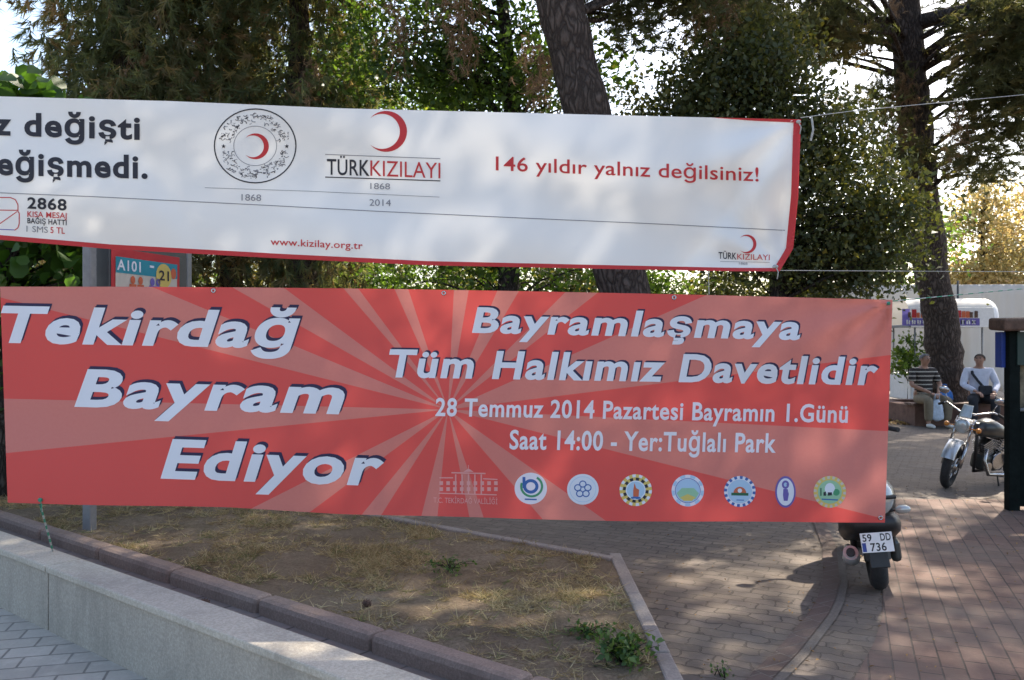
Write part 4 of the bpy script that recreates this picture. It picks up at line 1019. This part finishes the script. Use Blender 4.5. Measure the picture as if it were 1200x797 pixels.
mb = SM(); mb.lathe([(.0, 0), (.07, .005), (.098, .03), (.1, .06), (.09, .13), (.04, .17), (0, .18)], (.13, 0, .84), 'X', 20); o = mb.build('headlight', M['chrome'], mot)
mb = SM(); mb.lathe([(0, -.004), (.06, -.002), (.09, .02)], (.13, 0, .84), 'X', 20); mb.build('lens', M['lens_clear'], o)
mb = SM(); mb.tube([(.52, -.40, 1.0), (.40, -.30, 1.07), (.33, -.1, 1.0), (.33, .1, 1.0), (.40, .30, 1.07), (.52, .40, 1.0)], .014, 8); mb.build('handlebar', M['chrome'], mot)
for s in (-1, 1):
    mb = SM(); mb.tube([(.54, s * .42, .99), (.44, s * .335, 1.05)], .02, 8); mb.build('grip', M['rubber'], mot)
    mb = SM(); mb.tube([(.40, s * .27, 1.07), (.36, s * .33, 1.2)], .006, 6); mb.ell((.35, s * .35, 1.24), (.015, .07, .05)); mb.build('mirror', M['chrome'], mot)
    mb = SM(); mb.ell((.2, s * .2, .82), (.035, .035, .035)); mb.tube([(.22, s * .08, .82), (.2, s * .18, .82)], .008, 6, 0); mb.build('turn_signal', M['amber'], mot)
mb = SM(); vs = []; fs = []
for i in range(7):
    for j in range(7):
        y = -.2 + .4 * j / 6; q = i / 6; vs.append((.2 + .1 * q + .25 * y * y, .4 * y * (1 - .25 * q), .95 + .17 * q))
mb.add(vs, [[i * 7 + j, i * 7 + j + 1, (i + 1) * 7 + j + 1, (i + 1) * 7 + j] for i in range(6) for j in range(6)], 0, True)
sh_ = mb.build('windscreen', M['lens_clear'], mot); sd = sh_.modifiers.new('s', 'SOLIDIFY'); sd.thickness = .004
def loftx(mb, secs, mi=0, n=16, p=2.3):
    vs = []
    for x, cz, a, b in secs:
        for k in range(n):
            q = 2 * math.pi * k / n; c, s = math.cos(q), math.sin(q); vs.append((x, a * math.copysign(abs(c) ** (2 / p), c), cz + b * math.copysign(abs(s) ** (2 / p), s)))
    fs = [[i * n + k, i * n + (k + 1) % n, (i + 1) * n + (k + 1) % n, (i + 1) * n + k] for i in range(len(secs) - 1) for k in range(n)] + [list(range(n)), [(len(secs) - 1) * n + k for k in range(n)]]
    mb.add(vs, fs, mi, True)
mb = MB(); loftx(mb, [(.36, .80, .05, .06), (.42, .82, .12, .11), (.6, .82, .16, .13), (.8, .77, .14, .1), (.95, .71, .08, .05)]); mb.build('fuel_tank', M['greypaint'], mot)
mb = MB(); loftx(mb, [(.88, .70, .08, .04), (1.0, .68, .16, .06), (1.25, .69, .15, .06), (1.4, .75, .12, .06), (1.6, .76, .1, .04)]); mb.build('seat', M['black'], mot)
mb = MB(); loftx(mb, [(1.15, .60, .08, .04), (1.35, .69, .09, .04), (1.55, .65, .09, .04), (1.75, .5, .085, .04)]); mb.build('rear_fender', M['silver'], mot)
mb = MB(); mb.box((.72, 0, .34), (.42, .24, .24), None, 0, .05)
for a, x in ((-25, .6), (25, .82)):
    for k in range(7): mb.box((x + math.sin(R(a)) * (.03 * k), 0, .46 + .03 * k), (.17, .2, .014), Euler((0, R(a), 0)), 1, .003)
mb.tube([(.75, -.15, .38), (.75, -.12, .38)], .12, 20, 1); mb.tube([(.56, -.15, .30), (.56, -.12, .30)], .07, 16, 1); mb.build('engine', [M['greypaint'], M['chrome']], mot)
mb = MB(); mb.tube([(.52, -.1, .55), (.42, -.17, .42), (.52, -.19, .22), (.8, -.2, .2), (1.2, -.2, .24), (1.75, -.2, .3)], [.022, .022, .025, .03, .042, .045], 10); mb.tube([(.9, -.1, .55), (.84, -.18, .45), (.95, -.2, .33), (1.7, -.2, .38)], [.022, .022, .035, .04], 10); mb.build('exhaust_pipe', M['chrome'], mot)
mb = MB(); mb.tube([(.36, 0, .9), (.44, 0, .5), (.48, 0, .2), (1.0, 0, .2)], .022, 8); mb.tube([(.36, 0, .86), (.7, 0, .68), (1.3, 0, .58)], .02, 8)
for s in (-1, 1): mb.tube([(.95, s * .1, .3), (1.42, s * .12, .31)], .02, 8); mb.tube([(1.35, s * .13, .32), (1.22, s * .13, .62)], .03, 8)
mb.build('frame', M['black'], mot)
mb = MB(); mb.tube([(.8, -.12, .2), (.72, -.24, .06)], .012, 6); mb.build('side_stand', M['black'], mot)
mb = MB(); mb.box((1.8, 0, .48), (.02, .2, .14), Euler((0, R(-15), 0)), 0, .003); mb.build('tail_plate', M['white'], mot)

# ------------------------------------------------------------------ notice stand at the right edge
ks = P(1186, 598, 8.62); kx, ky = ks.x, ks.y
kio = thing('notice_stand', 'dark green notice stand with a brown timber top at the right edge', 'stand', (kx, ky, 0)); kio['_w'] = 1
d = 8.62
def zz(py): return EYE - (py - HY) / 1000 * d
def xx(px): return (px - HX) / 1000 * d
for px in (1186, 1262):
    mb = MB(); mb.box((xx(px), d, zz(388) / 2), (.11, .10, zz(388)), None, 0, .006); mb.build('post', M['stand'], kio)
mb = MB(); mb.box((xx(1224), d - .03, (zz(388) + zz(372)) / 2 + .004), (xx(1284) - xx(1166), .30, .125), Euler((R(3), R(-.8), 0)), 0, .025); mb.build('top_beam', M['wood'], kio)
mb = MB(); mb.box((xx(1224), d - .05, (zz(389) + zz(428)) / 2), (xx(1258) - xx(1186), .03, zz(389) - zz(428)), None, 0, .004); mb.build('board', M['greenboard'], kio)
mb = MB(); mb.box((xx(1178), d + .08, (zz(389) + zz(431)) / 2), (.05, .12, zz(389) - zz(431)), None, 0, .004); mb.build('side_panel', M['blue'], kio)
mb = MB(); mb.box((xx(1226), d + .01, (zz(478) + .04) / 2), (xx(1256) - xx(1193), .05, zz(478) - .04), None, 0, .004); mb.build('lower_panel', M['stand'], kio)
mb = MB(); mb.box((xx(1228), d - .03, (zz(530) + zz(592)) / 2), (xx(1250) - xx(1197), .02, zz(530) - zz(592)), None, 0, .004); mb.build('kick_board', M['wood'], kio)
mb = MB(); mb.box((xx(1226), d + .06, (zz(428) + zz(478)) / 2), (xx(1256) - xx(1193), .012, zz(428) - zz(478) + .04), None, 0, .002); mb.build('back_panel', M['paper'], kio)
mb = MB(); mb.tube([(xx(1190), d - .02, zz(480)), (xx(1258), d - .02, zz(480))], .02, 8); mb.build('rail', M['steel'], kio)

# ------------------------------------------------------------------ tarpaulin screen and food cart far right
scr = thing('tarpaulin_screen', 'pale pleated tarpaulin screen on poles behind the food cart', 'screen', (12.5, 22.6, 0)); scr['_w'] = 1
def screen_surf(x0, x1, y0, y1, z0, z1):
    vs = []; NS, NV = 160, 10
    for j in range(NV + 1):
        for i in range(NS + 1):
            s = i / NS; x = x0 + (x1 - x0) * s; y = y0 + (y1 - y0) * s
            y += .035 * math.sin(x * 9 + 1.3 * math.sin(x * 2.1)) * (1 - .4 * j / NV) + .02 * math.sin(x * 23 + j * .2)
            vs.append((x, y, z0 + (z1 - z0) * j / NV))
    return vs, [[j * (NS + 1) + i, j * (NS + 1) + i + 1, (j + 1) * (NS + 1) + i + 1, (j + 1) * (NS + 1) + i] for j in range(NV) for i in range(NS)]
mb = MB(); v_, f_ = screen_surf(7.0, 19, 23.2, 22.2, .35, 3.2); mb.add(v_, f_, 0, True); sh = mb.build('sheet', M['tarp'], scr); sd = sh.modifiers.new('s', 'SOLIDIFY'); sd.thickness = .006
for x in (7.2, 9.6, 11.85, 14.2, 16.6, 18.8):
    y = 23.2 - (x - 7) / 12 - .12; mb = MB(); mb.tube([(x, y, 0), (x, y, 3.3)], .03, 8); mb.build('pole', M['dark_frame'], scr)

cd = 20.4
cart = thing('food_cart', 'white food cart with rounded canopy and a purple printed sign band', 'cart', tuple(P(1120, 480, cd) * Vector((1, 1, 0)) if False else Vector((10.5, cd, 0)))); cart['_w'] = 1
X0, X1 = (1052 - 600) / 1000 * cd, (1163 - 600) / 1000 * cd
zt, zb = EYE + (398.5 - 350) / 1000 * cd, EYE + (398.5 - 384) / 1000 * cd
mb = MB(); hh = zt - zb; vs = []; NX = 12; NA = 12
for i in range(NX + 1):
    x = X0 + (X1 - X0 - .30) * i / NX
    for k in range(NA + 1):
        a = math.pi * k / NA; vs.append((x, cd - math.cos(a) * .62, zb + .06 + math.sin(a) ** .6 * (hh - .06)))
fs = [[i * (NA + 1) + k, i * (NA + 1) + k + 1, (i + 1) * (NA + 1) + k + 1, (i + 1) * (NA + 1) + k] for i in range(NX) for k in range(NA)]
mb.add(vs, fs, 0, True); mb.build('canopy', M['tarp'], cart)
mb = MB(); vs = []   # rounded end
for i in range(9):
    q = math.pi / 2 * i / 8; f = math.cos(q)
    for k in range(NA + 1):
        a = math.pi * k / NA; vs.append((X1 - .30 + math.sin(q) * .30, cd - math.cos(a) * .62 * f, zb + .06 + (math.sin(a) ** .6) * (hh - .06) * (f ** .5 if f > 0 else 0)))
mb.add(vs, [[i * (NA + 1) + k, i * (NA + 1) + k + 1, (i + 1) * (NA + 1) + k + 1, (i + 1) * (NA + 1) + k] for i in range(8) for k in range(NA)], 0, True); mb.build('canopy_end', M['white'], cart)
mb = MB(); mb.box(((X0 + X1 - .3) / 2, cd, zb + .03), (X1 - X0 - .3, 1.2, .06), None, 0, .005); mb.build('canopy_frame', M['steel'], cart)
mb = MB(); yb = cd - .66
def sq(px0, px1, py0, py1, l, mi):
    k = yb / 1000; a, b = (px0 - 600) * k, (px1 - 600) * k; z0, z1 = EYE - (py1 - HY) * k, EYE - (py0 - HY) * k
    mb.add([(a, yb - l, z0), (b, yb - l, z0), (b, yb - l, z1), (a, yb - l, z1)], [[0, 1, 2, 3]], mi)
mb.box(((X0 + X1 - .32) / 2, yb + .012, (zb + zb + .46) / 2), (X1 - X0 - .36, .02, .46), None, 0, .003)
sq(1057, 1148, 373, 381.5, .004, 1); sq(1057, 1066, 362, 373, .004, 1)
rr = random.Random(5)
for i in range(13):
    px = 1062 + i * 6.4; sq(px, px + 1.6, 375, 380, .008, 0); sq(px, px + 4.2, 375 + rr.choice((0, 2, 4)), 376.2 + rr.choice((0, 2, 4)), .008, 0); sq(px + 2.8, px + 4.2, 375.5, 380, .008, 0)
for i in range(16):
    px = 1064 + i * 5.2 + rr.uniform(-1, 1); sq(px, px + rr.uniform(3, 6), 363.5 + rr.uniform(-1.5, 3), 372.4, .006 + .0004 * i, rr.choice((2, 2, 3, 4, 5)))
mb.build('sign_band', [M['white'], INK['purple'], INK['orange'], INK['yellow'], M['wood'], INK['red']], cart)
for x in (X0 + .15, X1 - .55):
    for y in (cd - .55, cd + .55):
        mb = MB(); mb.tube([(x, y, .9), (x, y, zb)], .02, 8); mb.build('pole', M['steel'], cart)
mb = MB(); mb.box(((X0 + X1 - .4) / 2, cd, .62), (X1 - X0 - .5, 1.1, .62), None, 0, .03); mb.build('counter', M['white'], cart)
for x in (X0 + .4, X1 - .75):
    for y in (cd - .5, cd + .5):
        mb = MB(); torus(mb, (x, y, .17), .12, .045, 'Y', 20, 8); mb.build('wheel', M['rubber'], cart)
mb = MB(); mb.box(((X0 + X1) / 2 - .1, cd - .6, .3), (.1, .08, .1)); 

# ------------------------------------------------------------------ low seat wall around the right pine
ben = thing('tree_seat', 'low brown brick seat with wooden top around the pine trunk', 'bench', (9.2, 17.6, 0)); ben['_w'] = 1
mb = MB()
bx0, bx1, by0, by1 = 8.05, 10.6, 17.0, 19.2
for c, s in ((((bx0 + bx1) / 2, by0 + .2, .2), (bx1 - bx0, .3, .4)), (((bx0 + bx1) / 2, by1 - .2, .2), (bx1 - bx0, .3, .4)), ((bx0 + .15, (by0 + by1) / 2, .199), (.3, by1 - by0 - .704, .398)), ((bx1 - .15, (by0 + by1) / 2, .199), (.3, by1 - by0 - .704, .398))): mb.box(c, s)
M['seatbrick'] = mat('brown_brick', (.14, .075, .055), .9, 0, .35, 7, .004)
mb.build('base', M['seatbrick'], ben)
mb = MB()
for k in range(3): mb.box(((bx0 + bx1) / 2, by0 + .08 + k * .135, .43), (bx1 - bx0 + .1, .12, .045), None, 0, .006)
mb.build('seat_slats', M['benchwood'], ben)
mb = MB(); mb.prism([(bx0 + .3, by0 + .352), (bx1 - .3, by0 + .352), (bx1 - .3, by1 - .352), (bx0 + .3, by1 - .352)], .05, .3); mb.build('planter_soil', M['soil'], ben)

# ------------------------------------------------------------------ people
def skinmesh(chains, sub=2):
    """chains: list of lists of (x,y,z,radius[,radius_y]); points with the same position are shared"""
    me = bpy.data.meshes.new('sk'); idx = {}; vs = []; rad = []; ed = []
    for ch in chains:
        prev = None
        for p in ch:
            key = (round(p[0], 4), round(p[1], 4), round(p[2], 4))
            if key not in idx: idx[key] = len(vs); vs.append(p[:3]); rad.append((p[3], p[4] if len(p) > 4 else p[3]))
            if prev is not None and prev != idx[key]: ed.append((prev, idx[key]))
            prev = idx[key]
    me.from_pydata(vs, ed, []); o = bpy.data.objects.new('sk', me); C.objects.link(o)
    o.modifiers.new('s', 'SKIN'); sd = o.modifiers.new('d', 'SUBSURF'); sd.levels = sub; sd.render_levels = sub
    if not me.skin_vertices:
        bm = bmesh.new(); bm.from_mesh(me); bm.verts.layers.skin.verify(); bm.to_mesh(me); bm.free()
    for i, sv in enumerate(me.skin_vertices[0].data): sv.radius = rad[i]; sv.use_root = (i == 0)
    bpy.context.view_layer.update()
    m2 = bpy.data.meshes.new_from_object(o.evaluated_get(bpy.context.evaluated_depsgraph_get()))
    vv = [tuple(v.co) for v in m2.vertices]; ff = [list(p.vertices) for p in m2.polygons]
    bpy.data.objects.remove(o); bpy.data.meshes.remove(me); bpy.data.meshes.remove(m2)
    return vv, ff
def stripes(name, dark, pale, per, duty):
    m, t, b, out = newmat(name)
    tc = t.nodes.new('ShaderNodeTexCoord').outputs['Object']; sp = t.nodes.new('ShaderNodeSeparateXYZ'); t.links.new(tc, sp.inputs[0])
    n1 = node(t, 'ShaderNodeMath', operation='DIVIDE'); t.links.new(sp.outputs[2], n1.inputs[0]); n1.inputs[1].default_value = per
    n2 = node(t, 'ShaderNodeMath', operation='FRACT'); t.links.new(n1.outputs[0], n2.inputs[0])
    c = ramp(t, n2.outputs[0], [(0, dark), (1 - duty, pale)], 'CONSTANT'); t.links.new(c, b.inputs['Base Color']); b.inputs['Roughness'].default_value = .9
    return m
M['shirt_stripe'] = stripes('striped_cloth', (.03, .024, .022), (.42, .38, .33), .082, .26)

def seated(label, loc, rz, shirt, trousers, shoes, hair, short_sleeve, handL, handR, headturn=0, hairs='short', spread=.16, legs=None):
    th = thing('person', label, 'person', loc, rz); th.scale = (1.13, 1.06, 1.03)
    sl = .95
    hip = .545
    kL = (-spread - .03, -.46, .53); kR = (spread + .03, -.46, .53)
    aL = (-spread - .02, -.44, .09); aR = (spread + .04, -.40, .09)
    shL = (-.19, .03, 1.07); shR = (.19, .03, 1.07)
    eL = (-.27, -.06, .80); eR = (.27, -.06, .80)
    hL, hR = handL, handR
    hd_ = Vector((0, -.05, 1.29))
    def ln(a, b, f): return tuple(a[i] + (b[i] - a[i]) * f for i in range(3))
    torso = [(0, 0, hip, .15, .12), (0, .02, .70, .155, .125), (0, .04, .90, .16, .12), (0, .04, 1.05, .13, .1)]
    neck = [(0, .04, 1.05, .13, .1), (0, .015, 1.14, .055), (0, -.02, 1.20, .055), (0, -.035, 1.25, .075, .085), (0, -.045, 1.31, .08, .095), (0, -.035, 1.38, .06, .07)]
    def arm(sh, el, hd2): return [(0, .04, 1.05, .13, .1), sh + (.062,), ln(sh, el, .5) + (.05,), el + (.042,), ln(el, hd2, .5) + (.038,), hd2 + (.027,)]
    def leg(s, k, a): return [(0, 0, hip, .15, .12), (s * .1, -.03, hip - .01, .1), ln((s * .1, -.03, hip - .01), k, .5) + (.08,), k + (.062,), ln(k, a, .4) + (.055,), a + (.036,), (a[0], a[1] - .07, .05, .036), (a[0], a[1] - .15, .035, .03)]
    ch = [torso, neck, arm(shL, eL, hL), arm(shR, eR, hR), leg(-1, kL, aL), leg(1, kR, aR)]
    vv, ff = skinmesh(ch)
    mb = MB(); mb.add(vv, ff, 0, True)
    # face: nose, ears, eyes, mouth, hands with five fingers grown into the same mesh
    Rz = Matrix.Translation(hd_) @ Matrix.Rotation(headturn, 4, 'Z')
    def hp(x, y, z): return Rz @ Vector((x, y, z))
    mb.ell(hp(0, -.095, -.005), (.014, .02, .028), None, 0, 10, 8); 
    for s in (-1, 1):
        mb.ell(hp(s * .08, .01, 0), (.012, .02, .032), None, 0, 10, 8); mb.ell(hp(s * .03, -.088, .025), (.011, .006, .007), None, 1, 8, 6); mb.ell(hp(s * .03, -.09, .045), (.02, .006, .005), None, 2, 8, 6)
    mb.ell(hp(0, -.09, -.045), (.024, .008, .006), None, 3, 8, 6)
    for hnd, el, s in ((hL, eL, -1), (hR, eR, 1)):
        dv = (Vector(hnd) - Vector(el)).normalized(); sd_ = dv.cross(Vector((0, 0, 1))).normalized(); dn = Vector((0, 0, -1))
        pc_ = Vector(hnd) + dv * .05; mb.ell(pc_, (.04, .045, .02), dv.to_track_quat('Y', 'Z').to_euler(), 0, 12, 8)
        for k in range(4):
            b0 = Vector(hnd) + dv * .08 + sd_ * (-.027 + .018 * k); l = (.07, .08, .075, .058)[k] if s > 0 else (.058, .075, .08, .07)[k]
            mb.tube([b0, b0 + dv * l * .45 + dn * .008, b0 + dv * l * .75 + dn * .03, b0 + dv * l * .8 + dn * .05], [.0095, .009, .008, .006], 6)
        t0 = Vector(hnd) + dv * .03 - sd_ * .035 * s; mb.tube([t0, t0 + dv * .03 - sd_ * .02 * s, t0 + dv * .065 - sd_ * .018 * s], [.012, .0105, .007], 6)
    mb.build('body', [M['skin'], M['black'], hair, M['lens_red'] if False else M['skin']], th)
    # clothing
    e = .016
    def fat(c, a=e): return [(q[0], q[1], q[2]) + tuple(x + a for x in q[3:]) for q in c]
    sv = fat(torso); 
    def sleeve(sh, el, hd2):
        s_ = [(0, .04, 1.05, .13 + e, .1 + e), sh + (.062 + e,), ln(sh, el, .5) + (.055 + e,)]
        return s_ + ([ln(sh, el, .85) + (.055 + e,)] if short_sleeve else [el + (.045 + e,), ln(el, hd2, .5) + (.04 + e,), ln(el, hd2, .85) + (.034 + e,)])
    v1, f1 = skinmesh([sv[:], sleeve(shL, eL, hL), sleeve(shR, eR, hR), [(0, .04, 1.05, .13 + e, .1 + e), (0, .02, 1.115, .075)]])
    mb = MB(); mb.add(v1, f1, 0, True); mb.build('shirt', shirt, th)
    def tl(s, k, a): return [(0, 0, hip, .15 + e, .125 + e), (s * .1, -.03, hip - .01, .1 + e), ln((s * .1, -.03, hip - .01), k, .5) + (.085 + e,), k + (.068 + e,), ln(k, a, .4) + (.064 + e,), ln(k, a, .93) + (.055 + e,)]
    v1, f1 = skinmesh([[(0, 0, hip, .15 + e, .125 + e), (0, .01, .62, .152 + e * .6, .12 + e * .6)], tl(-1, kL, aL), tl(1, kR, aR)])
    mb = MB(); mb.add(v1, f1, 0, True); mb.build('trousers', trousers, th)
    for a in (aL, aR):
        v1, f1 = skinmesh([[(a[0], a[1] + .04, .05, .045, .045), (a[0], a[1] - .04, .055, .05, .05), (a[0], a[1] - .12, .045, .048, .04), (a[0], a[1] - .19, .035, .036, .03)]])
        mb = MB(); mb.add([(x, y, max(.004, z)) for x, y, z in v1], f1, 0, True); mb.build('shoe', shoes, th)
    mb = MB(); vs = []; n = 18; m_ = 9
    for i in range(m_ + 1):
        q = math.pi * .56 * i / m_
        for k in range(n):
            ph = 2 * math.pi * k / n; cut = 1.05 if math.sin(ph) > .1 else (.8 if math.sin(ph) > -.45 else .5)
            qq = q * cut; vs.append(hp(.092 * math.sin(qq) * math.cos(ph), .015 + .108 * math.sin(qq) * math.sin(ph), .012 + .105 * math.cos(qq)))
    mb.add(vs, [[i * n + k, (i + 1) * n + k, (i + 1) * n + (k + 1) % n, i * n + (k + 1) % n] for i in range(m_) for k in range(n)], 0, True); mb.build('hair', hair, th)
    return th
m1 = P(1085, 500, 17.02)
seated('seated man in a dark striped polo shirt and khaki trousers', (m1.x, 17.1, 0), R(6), M['shirt_stripe'], M['khaki'], M['shoe_white'], M['hair_grey'], True, (-.08, -.36, .66), (.06, -.35, .66), R(10), spread=.15)
m2 = P(1150, 500, 17.02)
seated('seated man in a pale long-sleeved shirt with a dark strap across his chest', (m2.x, 17.1, 0), R(-18), M['shirt_white'], M['darkcloth'], M['shoe_dark'], M['hair_dark'], False, (-.1, -.38, .68), (.16, -.36, .66), R(-22), spread=.14)
# bags
def bag(label, loc, size, m, seed, handles=True):
    r = random.Random(seed); th = thing('carrier_bag', label, 'bag', loc)
    mb = MB(); vs = []; n, m_ = 20, 10
    for i in range(m_ + 1):
        h = i / m_; w_ = (1 - .18 * (2 * h - .7) ** 2) * (1 if h < .8 else 1 - (h - .8) * 2.2)
        for k in range(n):
            q = 2 * math.pi * k / n; wob = 1 + .09 * math.sin(3 * q + seed + h * 4) + r.uniform(-.04, .04)
            vs.append((size[0] * w_ * wob * math.cos(q) * (.3 if i == 0 else 1), size[1] * w_ * wob * math.sin(q) * (.3 if i == 0 else 1), size[2] * h))
    mb.add(vs, [[i * n + k, i * n + (k + 1) % n, (i + 1) * n + (k + 1) % n, (i + 1) * n + k] for i in range(m_) for k in range(n)] + [list(range(n))[::-1], [m_ * n + k for k in range(n)]], 0, True)
    mb.build('pouch', m, th)
    for s in (-1, 1):
        mb = MB(); mb.tube([(-.05, s * .02, size[2] * .98), (-.03, s * .02, size[2] * 1.25), (.03, s * .02, size[2] * 1.25), (.05, s * .02, size[2] * .98)], .007, 6); mb.build('handle', m, th)
    return th
bag('blue carrier bag on the seat beside the man in stripes', (P(1108, 480, 17.0).x, 17.04, .46), (.15, .10, .30), M['bag_blue'], 1)
bag('pale plastic bag with blue tint hanging between the knees of the man in stripes', (m1.x + .02, 16.62, .14), (.12, .08, .42), M['bag_pale'], 2)
# strap and shoulder bag of the second man
cx = m2.x
sb = thing('shoulder_bag', 'dark shoulder bag with strap on the lap of the man in the pale shirt', 'bag', (cx, 17.1, 0), R(-18))
mb = MB(); mb.box((.06, -.27, .72), (.24, .10, .2), Euler((R(-10), 0, 0)), 0, .03); mb.build('pouch', M['darkcloth'], sb)
mb = MB(); mb.tube([(-.13, .0, 1.16), (-.14, -.10, 1.05), (-.06, -.155, .92), (.03, -.19, .80)], [.028] * 4, 8, flat=.35); mb.build('strap', M['darkcloth'], sb)

# ------------------------------------------------------------------ small green plant near banner edge
tree('shrub', 'small green bush right of the red banner behind the seated man in stripes', 'shrub', [(9.3, 20, 0), (9.3, 20, .6), (9.3, 20, 1.4)], [.04, .03, .01],
     [((9.25, 20, 1.3), (.42, .4, .55), 16)], 'leaf', 90, leaf='broad', bark='bark2', size=.12, per=36, clump_r=.16, limb=.02, shell=.1, cname='foliage')
for o in list(bpy.data.objects):
    if '_w' in o: del o['_w']
